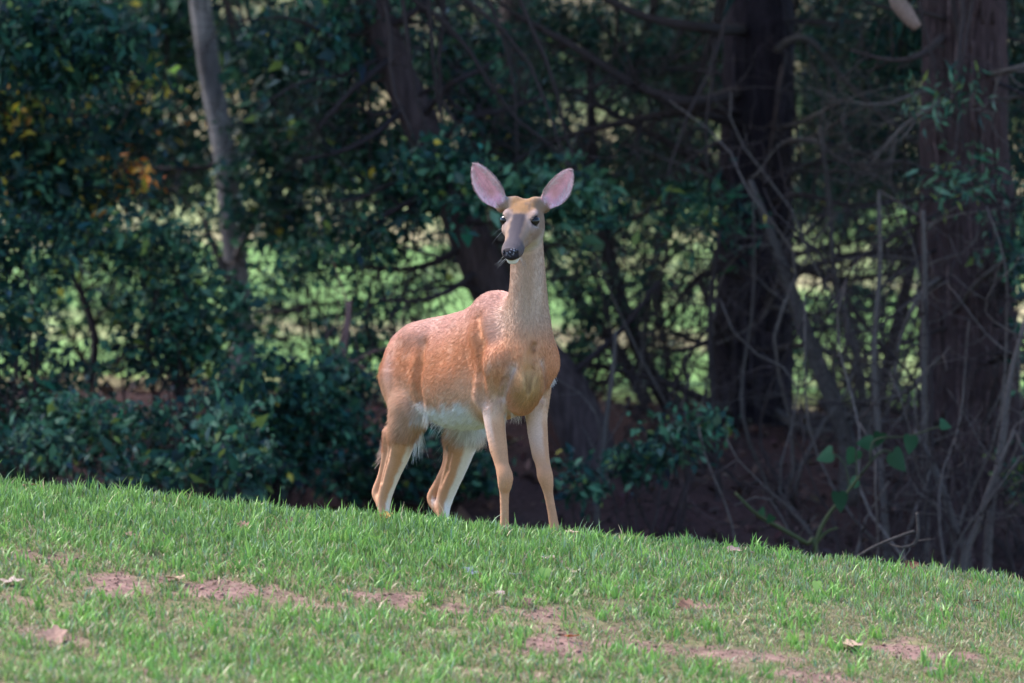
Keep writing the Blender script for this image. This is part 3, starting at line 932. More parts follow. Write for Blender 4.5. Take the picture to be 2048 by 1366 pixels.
# --- fur: short hairs combed over the body
def strands(name, root, dirs, nrm, length, radius, colour, parent, mat, curl=0.5, npt=4, tipk=1.15):
    n = len(root)
    hc_ = bpy.data.hair_curves.new(name)
    hc_.add_curves([npt] * n)
    base = Vector((0, 0, 0)); p = parent
    while p is not None:
        base += p.location; p = p.parent
    base = np.array(base)
    pts = np.zeros((n, npt, 3), dtype=np.float32); rad = np.zeros((n, npt), dtype=np.float32)
    for k in range(npt):
        t = k / (npt - 1)
        dv = dirs + nrm * (curl * (0.5 - t))[..., None] if np.ndim(curl) else dirs + nrm * (curl * (0.5 - t))
        pts[:, k] = root + dv * (length * t)[:, None] - base
        rad[:, k] = radius * (1 - .8 * t)
    hc_.attributes['position'].data.foreach_set('vector', pts.ravel())
    ra = hc_.attributes.get('radius') or hc_.attributes.new('radius', 'FLOAT', 'POINT')
    ra.data.foreach_set('value', rad.ravel())
    ca = hc_.attributes.new('col', 'FLOAT_COLOR', 'CURVE')
    c4 = np.ones((n, 4), dtype=np.float32); c4[:, :3] = colour
    ca.data.foreach_set('color', c4.ravel())
    hc_.materials.append(mat)
    o = bpy.data.objects.new(name, hc_)
    COL.objects.link(o)
    o.parent = parent
    return o
def grow_fur(count, seed):
    rng = np.random.default_rng(seed)
    a, b, c, d = (DV[DF[:, i]] for i in range(4))
    area = np.linalg.norm(np.cross(c - a, d - b), axis=1) * .5
    ctr = (a + b + c + d) / 4
    pxx, pyy = px_of(ctr)
    u, r, n = head_uvw(ctr)
    isear = pyy < 398
    ishead = (u > -.01) & (np.abs(r) < .075) & (ctr[:, 2] > HQ[2] - .17) & (n > -.10)
    wgt = area * np.where(ishead | isear, 1.6, 1.0)
    nosepad = (u > .252) & (n > -.021) & (np.abs(r) < .03) & ishead
    wgt[nosepad] = 0
    for e in EYE:
        wgt[np.linalg.norm(ctr - e, axis=1) < .0195] = 0
    wgt[(pyy > 1065)] = 0
    fi = rng.choice(len(DF), count, p=wgt / wgt.sum())
    q = rng.random((count, 2))
    P = (DV[DF[fi, 0]] * ((1 - q[:, :1]) * (1 - q[:, 1:])) + DV[DF[fi, 1]] * (q[:, :1] * (1 - q[:, 1:])) + DV[DF[fi, 2]] * (q[:, :1] * q[:, 1:]) + DV[DF[fi, 3]] * ((1 - q[:, :1]) * q[:, 1:]))
    N = grad_normals(P)
    Cc = DC[DF[fi, 0]]
    s = -((P - BO) @ BF); t = (P - BO) @ BL; z = P[:, 2]
    pxx, pyy = px_of(P); u, r, n = head_uvw(P)
    bot = t_bot(np.clip(s, ts[0], ts[-1])); top = t_top(np.clip(s, ts[0], ts[-1]))
    L = np.full(count, .0150); lift = np.full(count, .20)
    flow = np.tile(-BF * .8 + np.array([0, 0, -.55]), (count, 1))
    neck = sstep(.10, -.02, s) * (pyy < 780)
    flow = flow * (1 - neck[:, None]) + np.array([0, .1, -1.0]) * neck[:, None]
    L = L * (1 - .25 * neck)
    legm = (pyy > 850) & (z < bot - .0 + .02)
    leg = np.where(s > .42, sstep(860, 900, pyy), sstep(800, 840, pyy))
    flow = flow * (1 - leg[:, None]) + np.array([-.15, .15, -1.0]) * leg[:, None]
    L = L * (1 - .55 * leg); lift = lift * (1 - .35 * leg)
    belly = (1 - sstep(.05, .11, z - bot)) * sstep(.18, .28, s) * (1 - sstep(.62, .70, s)) * (pyy < 880)
    flow = flow * (1 - belly[:, None]) + (-BF * .8 + np.array([0, 0, -.5])) * belly[:, None]
    L = L + .020 * belly; lift = lift + .1 * belly
    groin = np.exp(-((pyy - 862) / 22.0) ** 2) * sstep(.45, .52, s) * (t > -.07)
    L = L + .022 * groin
    haunch = sstep(.70, .80, s) * (pyy > 720) * (pyy < 900)
    L = L + .010 * haunch; lift = lift + .2 * haunch
    bris = np.exp(-((pyy - 790) / 40.0) ** 2) * sstep(.02, -.03, s)
    L = L + .010 * bris
    cleft = np.exp(-((t + .029) / .014) ** 2) * sstep(-.0, -.03, s) * (pyy > 695) * (pyy < 790)
    L = L * (1 - .75 * cleft)
    ishead = (u > -.02) & (np.abs(r) < .080) & (z > HQ[2] - .19) & (n > -.10)
    flow = np.where(ishead[:, None], -HH + HN * 0 + np.array([0, 0, -.15]), flow)
    L = np.where(ishead, .0065 - .002 * sstep(.1, .2, u), L); lift = np.where(ishead, .25, lift)
    for E in EARS:
        v, w, m, hw, qq, surf = ear_local(E, P[:, 0], P[:, 1], P[:, 2])
        ine = (v > -.02) & (v < 1.06) & (np.abs(w) < hw + .012) & (m > surf - .02) & (m < surf + .045) & (pyy < 425)
        inn = ine & (m > surf)
        flow = np.where(ine[:, None], E[2] + E[5] * np.sign(w)[:, None] * .5 * (np.abs(qq) > .6)[:, None], flow)
        L = np.where(ine, .0075, L); lift = np.where(ine, .25, lift)
        edge = inn & (np.abs(qq) > .45) & (np.abs(qq) < .85)
        flow = np.where(edge[:, None], E[2] * .6 - E[5] * np.sign(w)[:, None] * .6 + E[4] * .3, flow)
        L = np.where(edge, .013, L)
        Cc = np.where((edge & (rng.random(count) < .45))[:, None], np.array([[.80, .70, .68]]), Cc)
    flow = flow / (np.linalg.norm(flow, axis=1, keepdims=True) + 1e-9)
    tan = flow - N * (flow * N).sum(1, keepdims=True)
    tl = np.linalg.norm(tan, axis=1, keepdims=True)
    tan = tan / (tl + .15)
    jitter = rng.normal(0, .20, (count, 3)); jitter -= N * (jitter * N).sum(1, keepdims=True)
    swirl = (np.stack([fbm(P + k * 7, 14.0, 2) for k in range(3)], -1) - .5) * 1.0
    swirl -= N * (swirl * N).sum(1, keepdims=True)
    dv = tan + jitter * .8 + swirl * .35 + N * (lift * rng.uniform(.6, 1.5, count))[:, None]
    dv /= np.linalg.norm(dv, axis=1, keepdims=True)
    ln = L * rng.uniform(.65, 1.3, count)
    strk = fbm(P * np.array([1, 1, .35]), 38, 2)
    colr = Cc * (rng.uniform(.72, 1.24, count) * (.84 + .32 * strk))[:, None]
    rad = np.where(ishead | (pyy < 400), .00028, .00048) * rng.uniform(.7, 1.2, count)
    return strands('fur', P - N * .0008, dv, N, ln, rad, np.clip(colr, .01, .9), deer, M_FUR, curl=.30)
fur = grow_fur(230000, 5)
# whiskers and the long tufts
def tufts():
    rng = np.random.default_rng(9)
    R, D, L, C, Rd = [], [], [], [], []
    for sg in (-1, 1):
        for i in range(6):
            p = head(rng.uniform(.235, .262), sg * rng.uniform(.018, .026), rng.uniform(-.036, -.020))
            dv = HR_ * sg * rng.uniform(.5, 1.1) + np.array([0, 0, -1.0]) * rng.uniform(.3, 1.1) + HH * rng.uniform(-.2, .5)
            R.append(p); D.append(dv / np.linalg.norm(dv)); L.append(rng.uniform(.022, .048)); C.append((.55, .53, .53)); Rd.append(.00026)
        for i in range(2):
            p = head(rng.uniform(.10, .14), sg * .052, rng.uniform(-.01, .015))
            dv = HR_ * sg + np.array([0, 0, -.9]) * rng.uniform(-.2, 1.2)
            R.append(p); D.append(dv / np.linalg.norm(dv)); L.append(rng.uniform(.025, .06)); C.append((.5, .5, .52)); Rd.append(.00028)
    return [np.array(q, dtype=float) for q in (R, D, L, Rd, C)]
wr, wd_, wln, wra, wco = tufts()
strands('whiskers', wr, wd_, np.tile([[0, 0, 1.0]], (len(wr), 1)), wln, wra, wco, deer, M_FUR, curl=.25)
def long_hair(spots, n, seed):
    rng = np.random.default_rng(seed)
    R, D, L, C = [], [], [], []
    for (px, py, d, sx, sy, dv, ln, col) in spots:
        for _ in range(n):
            tgt = A(px + rng.normal(0, sx), py + rng.normal(0, sy), d)
            j = np.argmin(((DV - tgt) ** 2).sum(1))
            v = np.array(dv) + rng.normal(0, .22, 3)
            R.append(DV[j]); D.append(v / np.linalg.norm(v)); L.append(ln * rng.uniform(.5, 1.2)); C.append(np.array(col) * rng.uniform(.8, 1.15))
    return np.array(R), np.array(D), np.array(L), np.array(C)
lr, ld_, ll, lc = long_hair([
    (905, 852, .40, 34, 3, (-.5, .2, -.6), .050, (.74, .72, .68)), (848, 832, .38, 6, 6, (-.2, 0, -1), .050, (.66, .62, .58)),
    (838, 868, .50, 4, 10, (-.1, 0, -1), .075, (.74, .73, .72)), (768, 870, .66, 2, 14, (-1, .1, -.5), .028, (.60, .45, .38)),
    (766, 900, .64, 2, 10, (-1, .1, -.8), .034, (.55, .42, .35)), (900, 872, .60, 9, 8, (-.2, 0, -1), .055, (.46, .36, .28)),
    (935, 862, .50, 14, 4, (-.1, -.2, -1), .045, (.62, .58, .52)), (1104, 764, .06, 2, 6, (.45, -.1, -.9), .014, (.72, .68, .68)),
    (1020, 828, .03, 14, 2, (.1, 0, -1), .030, (.58, .48, .38)), (838, 836, .42, 8, 4, (-.3, -.2, -1), .035, (.62, .55, .5))], 70, 21)
strands('long_hair', lr, ld_, np.tile([[0, 0, 1.0]], (len(lr), 1)), ll, np.full(len(lr), .00042), np.clip(lc, 0, .85), deer, M_FUR, curl=.2)
# ------------------------------------------------------------------ builders for wood and leaves
def tube(pts, rad, sides=8, rough=0.0, seed=0, ridges=0.0):
    """pts (n,3), rad (n,) -> tube; rough = relative bump, ridges = stringy bark furrows"""
    P = np.asarray(pts, float); R = np.asarray(rad, float)
    n = len(P)
    T = np.gradient(P, axis=0); T /= np.linalg.norm(T, axis=1, keepdims=True) + 1e-9
    ref = np.array([0, 1.0, 0]) if abs(T[:, 2]).mean() > .5 else np.array([0, 0, 1.0])
    Nn = np.cross(T, ref); Nn /= np.linalg.norm(Nn, axis=1, keepdims=True) + 1e-9
    B = np.cross(T, Nn)
    a = np.linspace(0, 2 * np.pi, sides, endpoint=False)
    ring = Nn[:, None, :] * np.cos(a)[None, :, None] + B[:, None, :] * np.sin(a)[None, :, None]
    rr = np.repeat(R[:, None], sides, 1)
    if rough or ridges:
        Q = P[:, None, :] + ring * R[:, None, None]
        if rough:
            rr = rr * (1 + rough * 2 * (fbm(Q + seed, 2.2 / max(R.max(), .02) * .5, 3) - .5))
        if ridges:
            ang = a[None, :] + .25 * np.sin(np.arange(n)[:, None] * .35 + seed)
            rr = rr * (1 + ridges * (np.abs(np.sin(ang * 7 + seed)) ** .7 - .5 + .8 * (vnoise(np.stack([ang * 3 + 0 * rr, 0 * rr + np.arange(n)[:, None] * .13, 0 * rr + seed], -1), 1.7) - .5)))
    V = (P[:, None, :] + ring * rr[:, :, None]).reshape(-1, 3)
    idx = np.arange(n * sides).reshape(n, sides); nx_ = np.roll(idx, -1, 1)
    F = np.stack([idx[:-1], nx_[:-1], nx_[1:], idx[1:]], -1).reshape(-1, 4)
    cap0 = len(V)
    V = np.concatenate([V, P[:1], P[-1:]])
    c0 = np.stack([np.full(sides, cap0), nx_[0], idx[0], np.full(sides, cap0)], -1)
    c1 = np.stack([np.full(sides, cap0 + 1), idx[-1], nx_[-1], np.full(sides, cap0 + 1)], -1)
    return V, np.concatenate([F, c0[:, [0, 1, 2, 2]], c1[:, [0, 1, 2, 2]]])

def px_tube(pts, d, n=24, sides=8, **kw):
    """pts [(px, py, r_px)] or with own depth [(px, py, r_px, d)] -> centreline, radii, V, F"""
    ctl = []
    for q in pts:
        dd = q[3] if len(q) > 3 else d
        w = at(q[0], q[1], dd)
        ctl.append([w.x, w.y, w.z, pxr(q[2], dd)])
    c = curve(ctl, n)
    c[:, 3] = np.maximum(c[:, 3], .0012)
    V, F = tube(c[:, :3], c[:, 3], sides, **kw)
    return c, V, F

class Batch:
    def __init__(self): self.V = []; self.F = []; self.C = []; self.o = 0
    def add(self, V, F, col):
        col = np.asarray(col, float)
        if col.ndim == 1: col = np.tile(col[None, :], (len(V), 1))
        self.V.append(V); self.F.append(np.asarray(F) + self.o); self.C.append(col); self.o += len(V)
    def build(self, name, mat, parent=None, smooth=True, origin=None):
        return mesh_np(name, np.concatenate(self.V), np.concatenate(self.F), mat, parent, col=np.clip(np.concatenate(self.C), .004, .9), smooth=smooth, origin=origin)

def leaves(P, size, rng, base, var=.25, accent=(), up=.25, slim=.5, face=None):
    """one folded pointed leaf of six vertices and four triangles per point; accent = [(colour, share)]"""
    n = len(P)
    d = rng.normal(0, 1, (n, 3)); d[:, 2] -= .35
    d /= np.linalg.norm(d, axis=1, keepdims=True)
    nr = rng.normal(0, 1, (n, 3)); nr[:, 2] += up * 4
    if face is not None: nr += np.asarray(face)
    sd = np.cross(d, nr); sd /= np.linalg.norm(sd, axis=1, keepdims=True) + 1e-9
    nn = np.cross(sd, d)
    L = size * np.clip(np.exp(rng.normal(-.06, .36, n)), .4, 2.0)
    w = L * slim * rng.uniform(.75, 1.2, n)
    e = lambda u, s, h: P + d * (L * u)[:, None] + sd * (w * s)[:, None] + nn * (L * h)[:, None]
    V = np.stack([e(0, 0, 0), e(.42, -.5, .07), e(.45, 0, -.03), e(.42, .5, .07), e(1, 0, -.08)], 1)
    b = np.arange(n)[:, None] * 5
    F = np.concatenate([b + np.array([[0, 2, 1]]), b + np.array([[0, 3, 2]]), b + np.array([[1, 2, 4]]), b + np.array([[2, 3, 4]])])
    g = rng.normal(0, var, (n, 1))
    C = np.tile(np.array([base]), (n, 1)) * np.exp(g)
    C *= np.clip(1 + rng.normal(0, .16, (n, 3)), .5, 1.6)
    q = rng.random(n); acc = 0
    for colr, share in accent:
        m = (q >= acc) & (q < acc + share); acc += share
        C[m] = np.array(colr) * rng.uniform(.7, 1.3, (m.sum(), 1))
    return V.reshape(-1, 3), F, np.repeat(C, 5, 0)

def sprays(center, rad, n, rng, per=14, flat=.5, spread=.09):
    """leaf positions in small sprays spread through an ellipsoid, denser towards the outside, with gaps"""
    k = max(1, n // per)
    u = rng.normal(0, 1, (k, 3)); u /= np.linalg.norm(u, axis=1, keepdims=True)
    c = u * (rng.random((k, 1)) ** .45)
    keep = fbm(c * 1.0 + center, 2.6, 2) > .43
    c = c[keep] if keep.sum() > 3 else c
    C = np.asarray(center) + c * np.asarray(rad)
    k = len(C)
    dirs = rng.normal(0, 1, (k, 3)); dirs[:, 2] = dirs[:, 2] * .4 - .25; dirs /= np.linalg.norm(dirs, axis=1, keepdims=True)
    t = rng.uniform(-1, 1, (k, per))
    P = C[:, None, :] + dirs[:, None, :] * (t * spread * 1.5)[..., None] + rng.normal(0, spread * .33, (k, per, 3))
    return P.reshape(-1, 3)

# leaf colours (base albedo)
G_DARK = (.012, .042, .033)
G_MID = (.020, .074, .046)
G_LITE = (.068, .165, .085)
G_YEL = (.180, .230, .050)
ORANGE = (.66, .27, .055)
YELLOW = (.56, .42, .060)
BROWN_W = (.036, .026, .025)
GREY_W = (.092, .074, .066)
PURP_W = (.036, .027, .030)

def limb(b, p0, p1, r0, r1, rng, col, n=9, sag=.1, sides=5, wob=.06):
    p0 = np.asarray(p0, float); p1 = np.asarray(p1, float)
    L = np.linalg.norm(p1 - p0)
    t = np.linspace(0, 1, n)[:, None]
    off = rng.normal(0, 1, (3, 3)) * wob * L
    P = p0 + (p1 - p0) * t + np.sin(t * np.pi) * off[0] + np.sin(2 * t * np.pi) * off[1] * .5 + np.sin(5 * t * np.pi) * off[2] * .18
    P[:, 2] += (np.sin(t[:, 0] * np.pi) * sag * L)
    V, F = tube(P, r0 + (r1 - r0) * t[:, 0] ** .8, sides)
    b.add(V, F, np.asarray(col) * rng.uniform(.8, 1.2))
    return P

def twiggy(b, P, rng, n, length, r, col, depth=1, sides=4, down=.2):
    """side twigs along a centreline P"""
    for _ in range(n):
        i = rng.integers(len(P) // 4, len(P))
        d = rng.normal(0, 1, 3); d[1] *= .7; d[2] -= down; d /= np.linalg.norm(d)
        ax = P[min(i + 1, len(P) - 1)] - P[max(i - 1, 0)]; ax /= np.linalg.norm(ax) + 1e-9
        d = d + ax * .8; d /= np.linalg.norm(d)
        L = length * rng.uniform(.4, 1.2)
        Q = limb(b, P[i], P[i] + d * L, r, r * .3, rng, col, n=6, sag=-.05, sides=sides, wob=.08)
        if depth > 0:
            twiggy(b, Q, rng, 3, length * .5, r * .6, col, depth - 1, 3, down)

def ground_at(px, d):
    x = at(px, 0, d).x
    return np.array([x, d, gz(x, d)])

# ------------------------------------------------------------------ the shade trees: trunks in view, crowns above
def crown_mesh(parent, center, rad, n, size, seed, base=G_MID, accent=((G_LITE, .2),), thick=.04, trunk_top=None):
    rng = np.random.default_rng(seed)
    if trunk_top is not None:
        b = Batch()
        for k in range(9):
            u = rng.normal(0, 1, 3); u[2] = abs(u[2]) * .6 - .15; u /= np.linalg.norm(u)
            e = np.asarray(center) + u * np.asarray(rad) * .8
            P = limb(b, trunk_top, e, thick, thick * .2, rng, BROWN_W, n=10, sag=.08, sides=6)
            twiggy(b, P, rng, 5, rad[0] * .35, thick * .22, BROWN_W, 0)
        b.build('limbs', M_TWIG, parent)
    P = sprays(center, rad, int(n * .72), rng, per=18, spread=size * 2.8)
    V, F, C = leaves(P, size * 1.18, rng, base, .3, accent)
    o = mesh_np('crown', V, F, M_LEAF, parent, col=C)
    o['kind'] = 'stuff'
    return o

def trunk(parent, pts, d, col, n=60, sides=28, rough=.10, ridges=.10, seed=1, patch=None, name='trunk'):
    c, V, F = px_tube(pts, d, n, sides, rough=rough, ridges=ridges, seed=seed)
    C = np.tile(np.array([col]), (len(V), 1)) * (.65 + .7 * fbm(V * np.array([1, 1, .25]) + seed, 16, 3))[:, None]
    if patch is not None:
        w = sstep(.5, .62, fbm(V * np.array([1, 1, .6]) + 2, 7, 3))[:, None] * .8
        C = C * (1 - w) + np.array([patch]) * w
    o = mesh_np(name, V, F, M_BARK, parent, col=np.clip(C, .01, .8), smooth=True)
    return c

def tree(name, label, basepx, d, group=None, cat='tree'):
    return empty(name, ground_at(basepx, d), label, cat, group)

rngW = np.random.default_rng(77)

# slim grey-barked tree at the left
t1 = tree('slim_tree', 'slim tree with pale grey mottled bark rising out of the left thicket', 500, 9.5)
c = trunk(t1, [(500, 1010, 30), (496, 900, 27), (490, 760, 25), (478, 600, 24), (462, 430, 23), (448, 300, 23), (425, 180, 22), (408, 60, 22), (396, -60, 21), (380, -500, 19), (372, -900, 15)], 9.5,
          (.24, .20, .185), seed=3, rough=.07, ridges=.05, patch=(.10, .085, .085))
crown_mesh(t1, at(380, -1250, 9.5), (2.2, 2.0, 1.6), 7000, .10, 31, trunk_top=c[-1, :3])

# leaning trunk behind the deer
t2 = tree('leaning_tree', 'thick brown tree leaning left, its trunk crossing behind the deer', 1235, 7.5)
c2 = trunk(t2, [(1250, 1090, 66), (1215, 1000, 56), (1180, 900, 50), (1128, 780, 46), (1060, 690, 44), (990, 590, 42), (938, 470, 40), (885, 350, 38), (838, 240, 36), (792, 140, 35), (748, 20, 34), (720, -80, 33), (640, -420, 28), (590, -800, 20)], 7.5,
           (.060, .041, .042), seed=5, rough=.10, ridges=.10)
crown_mesh(t2, at(560, -1250, 7.0), (2.4, 2.6, 1.5), 9000, .10, 32, trunk_top=c2[-1, :3])

# two old cedars on the right
t3 = tree('cedar_tree', 'dark cedar with dead twiggy branches in the middle of the thicket', 1505, 8.5)
c3 = trunk(t3, [(1500, 1060, 100), (1500, 960, 92), (1502, 860, 82), (1506, 700, 76), (1508, 500, 72), (1512, 300, 70), (1516, 100, 67), (1520, -80, 64), (1526, -500, 50), (1530, -1000, 34)], 8.5,
           (.022, .015, .019), seed=8, rough=.06, ridges=.16)
t4 = tree('cedar_tree', 'broad old cedar with stringy reddish bark and flared foot', 1945, 7.0)
c4 = trunk(t4, [(1950, 1210, 140), (1948, 1120, 118), (1944, 1020, 104), (1940, 880, 96), (1938, 700, 93), (1936, 500, 90), (1932, 300, 86), (1928, 100, 80), (1924, -80, 76), (1916, -500, 60), (1910, -1000, 40)], 7.0,
           (.052, .031, .031), n=90, sides=56, seed=11, rough=.05, ridges=.17)
for t, c, sd in ((t3, c3, 33), (t4, c4, 34)):
    tp = c[-1, :3]
    crown_mesh(t, tp + np.array([0, 0, .3]), (2.1, 2.3, 2.2), 9000, .09, sd, base=G_DARK, accent=((G_MID, .3),), trunk_top=c[-10, :3])

# dead, drooping cedar branches, each its own part
def dead_branch(parent, pts, d, col=BROWN_W, ntw=7, tl=.30, seed=0, depth=1, name='branch', sides=6):
    rng = np.random.default_rng(seed + 500)
    b = Batch()
    c, V, F = px_tube(pts, d, 18, sides)
    b.add(V, F, np.asarray(col) * rng.uniform(.85, 1.15))
    if ntw: twiggy(b, c[:, :3], rng, ntw, tl, max(.0016, c[:, 3].min() * .6), np.asarray(col) * 1.05, depth)
    return b.build(name, M_TWIG, parent), c

LIST3 = [  # cedar in the middle (px, py, r)
    [(1520, 130, 9), (1580, 80, 7), (1625, 85, 7), (1690, 160, 6), (1770, 235, 6), (1850, 300, 4)],
    [(1575, 84, 5), (1560, 170, 5), (1548, 260, 5), (1538, 330, 4)],
    [(1500, 560, 10), (1440, 540, 8), (1390, 560, 6), (1330, 640, 4)],
    [(1520, 620, 11), (1580, 555, 9), (1680, 515, 8), (1780, 505, 7), (1866, 512, 6)],
    [(1490, 250, 12), (1380, 225, 9), (1300, 235, 8), (1180, 260, 7), (1090, 290, 5)],
    [(1490, 180, 14), (1380, 205, 12), (1270, 170, 10), (1150, 95, 9), (1030, 30, 7)],
    [(1495, 60, 14), (1400, 55, 12), (1280, 30, 9), (1180, -20, 7)],
    [(1480, 380, 10), (1360, 300, 8), (1250, 240, 6), (1150, 180, 5)],
    [(1500, 420, 10), (1400, 400, 8), (1300, 420, 6), (1220, 470, 4)],
    [(1530, 300, 8), (1620, 280, 6), (1700, 330, 5), (1790, 320, 4)],
    [(1530, 410, 8), (1600, 390, 6), (1700, 410, 5), (1790, 400, 4)],
    [(1470, 830, 9), (1410, 800, 9), (1330, 765, 8), (1250, 745, 6), (1160, 725, 5)],
    [(1540, 700, 7), (1620, 690, 6), (1700, 720, 5), (1760, 700, 4)],
    [(1460, 700, 6), (1420, 620, 5), (1400, 560, 4)],
    [(1540, 500, 8), (1610, 540, 7), (1690, 560, 5), (1800, 545, 4)],
    [(1530, 800, 8), (1590, 850, 7), (1660, 860, 6), (1740, 830, 4)],
    [(1480, 900, 8), (1400, 930, 6), (1330, 920, 5)],
    [(1480, 630, 8), (1420, 680, 6), (1360, 700, 5), (1300, 690, 3)],
]
for i, pts in enumerate(LIST3):
    pts[0] = tuple(pts[0][:3]) + (8.5,)
    dead_branch(t3, pts, 8.3 - .12 * (i % 7), col=(BROWN_W if i % 3 or pts[0][2] > 9 else GREY_W), ntw=9, tl=.34, seed=i)
LIST4 = [
    [(1900, 420, 8), (1850, 440, 6), (1790, 470, 5), (1700, 530, 4)],
    [(1900, 200, 8), (1860, 215, 6), (1800, 260, 5), (1740, 330, 3)],
    [(1900, 60, 9), (1840, 110, 7), (1780, 120, 5), (1700, 100, 4)],
    [(1970, 150, 7), (2020, 140, 6), (2080, 120, 5)],
    [(1960, 620, 6), (2010, 560, 5), (2070, 520, 4)],
    [(1900, 640, 6), (1960, 560, 5), (2040, 500, 4)],
    [(1960, 730, 6), (2020, 710, 6), (2080, 700, 5)],
    [(1890, 700, 6), (1830, 770, 5), (1780, 800, 4)],
    [(1900, 880, 6), (1850, 900, 5), (1800, 960, 4), (1760, 1040, 3)],
    [(1980, 840, 7), (2020, 760, 6), (2060, 700, 5)],
    [(1900, 330, 6), (1960, 380, 5), (2040, 400, 4)],
    [(1890, 550, 7), (1840, 590, 5), (1800, 680, 4), (1790, 760, 3)],
]
for i, pts in enumerate(LIST4):
    pts[0] = tuple(pts[0][:3]) + (7.0,)
    dead_branch(t4, pts, 6.7 - .1 * (i % 4), col=(GREY_W if i % 2 else BROWN_W), ntw=8, tl=.28, seed=40 + i)
b_, _ = dead_branch(t4, [(1925, -120, 26), (1850, -60, 22), (1795, -10, 18), (1815, 30, 16), (1836, 56, 10)], 6.2, col=(.19, .125, .10), ntw=0, seed=90, name='broken_limb', sides=12)
LIST2 = [
    [(760, 60, 8), (820, 30, 7), (860, -10, 6)], [(790, 110, 8), (740, 150, 7), (690, 195, 5), (640, 250, 3)],
    [(900, 380, 8), (830, 400, 7), (760, 440, 6), (700, 500, 4)], [(940, 480, 8), (880, 520, 7), (800, 540, 5), (720, 530, 4)],
    [(870, 300, 8), (930, 240, 7), (1010, 220, 6), (1090, 190, 4)], [(840, 240, 8), (900, 170, 6), (980, 130, 4)],
    [(1130, 760, 8), (1200, 700, 7), (1260, 640, 6), (1320, 560, 4)], [(820, 200, 7), (760, 260, 6), (690, 300, 5), (600, 320, 3)],
    [(960, 540, 7), (900, 580, 6), (840, 600, 5), (760, 600, 4)],
]
for i, pts in enumerate(LIST2):
    pts[0] = tuple(pts[0][:3]) + (7.5,)
    dead_branch(t2, pts, 7.4 - .1 * (i % 3), col=PURP_W, ntw=8, tl=.32, seed=120 + i)
dead_branch(t1, [(470, 520, 8), (500, 460, 7), (560, 410, 6), (620, 350, 4)], 9.3, col=GREY_W, ntw=6, seed=150)
dead_branch(t1, [(476, 590, 8), (430, 500, 7), (410, 440, 5)], 9.3, col=GREY_W, ntw=5, seed=151)

# the tangle of fine dead branches round every trunk
def tangle(tree_, c, d, n, seed, reach, ylim, cols, sides_=(-1, 1)):
    rng = np.random.default_rng(seed)
    for i in range(n):
        py = rng.uniform(*ylim)
        k = (DCAM + d) / DCAM / PXM
        j = int(np.argmin(np.abs(c[:, 2] - (683 - py) * k)))
        px0 = 1024 + c[j, 0] / k
        sg = rng.choice(sides_); L = rng.uniform(.45, 1.0) * reach
        dip = rng.uniform(-.35, .35) * L; dd = d + rng.uniform(-.9, .5)
        pts = [(px0, py, rng.uniform(3.5, 7.5), d)]
        for q in (.3, .6, 1.0):
            pts.append((px0 + sg * L * q, py - dip * q + .25 * L * q * q * rng.uniform(-.4, 1) + rng.normal(0, 12), 5.2 * (1.15 - q), d + (dd - d) * min(1, q * 1.5)))
        dead_branch(tree_, pts, d, col=cols[i % len(cols)], ntw=13, tl=.36, seed=seed * 100 + i, depth=1)
tangle(t3, c3, 8.5, 26, 71, 430, (20, 900), (BROWN_W, GREY_W, PURP_W))
tangle(t4, c4, 7.0, 24, 72, 360, (20, 1000), (BROWN_W, GREY_W, PURP_W))
tangle(t2, c2, 7.5, 16, 73, 340, (60, 700), (PURP_W, BROWN_W))
T1C = np.array([[*at(460, y, 9.5), .05] for y in range(900, 0, -20)])
tangle(t1, T1C, 9.5, 12, 74, 300, (300, 820), (PURP_W, BROWN_W))

# loose strips of stringy cedar bark
for t, c, n_, sd, col in ((t4, c4, 90, 5, (.080, .050, .048)), (t3, c3, 50, 6, (.030, .023, .028))):
    rng = np.random.default_rng(sd); b = Batch()
    for i in range(n_):
        j0 = rng.integers(2, len(c) - 22); ln = rng.integers(5, 16)
        ang = rng.uniform(-2.4, -.7)
        seg = c[j0:j0 + ln]; r = seg[:, 3:4] * 1.03
        dirv = np.stack([np.cos(ang + .03 * np.sin(np.arange(ln) * .7 + i)), np.sin(ang + .03 * np.sin(np.arange(ln) * .7 + i)), np.zeros(ln)], -1)
        lift_ = (np.linspace(0, 1, ln) ** 3 * rng.uniform(0, .05))[:, None]
        V, F = tube(seg[:, :3] + dirv * (r + lift_), np.full(ln, rng.uniform(.004, .011)) * np.linspace(1, .4, ln), 5)
        b.add(V, F, np.array(col) * rng.uniform(.5, 1.9))
    b.build('bark_strips', M_TWIG, t)['kind'] = 'stuff'

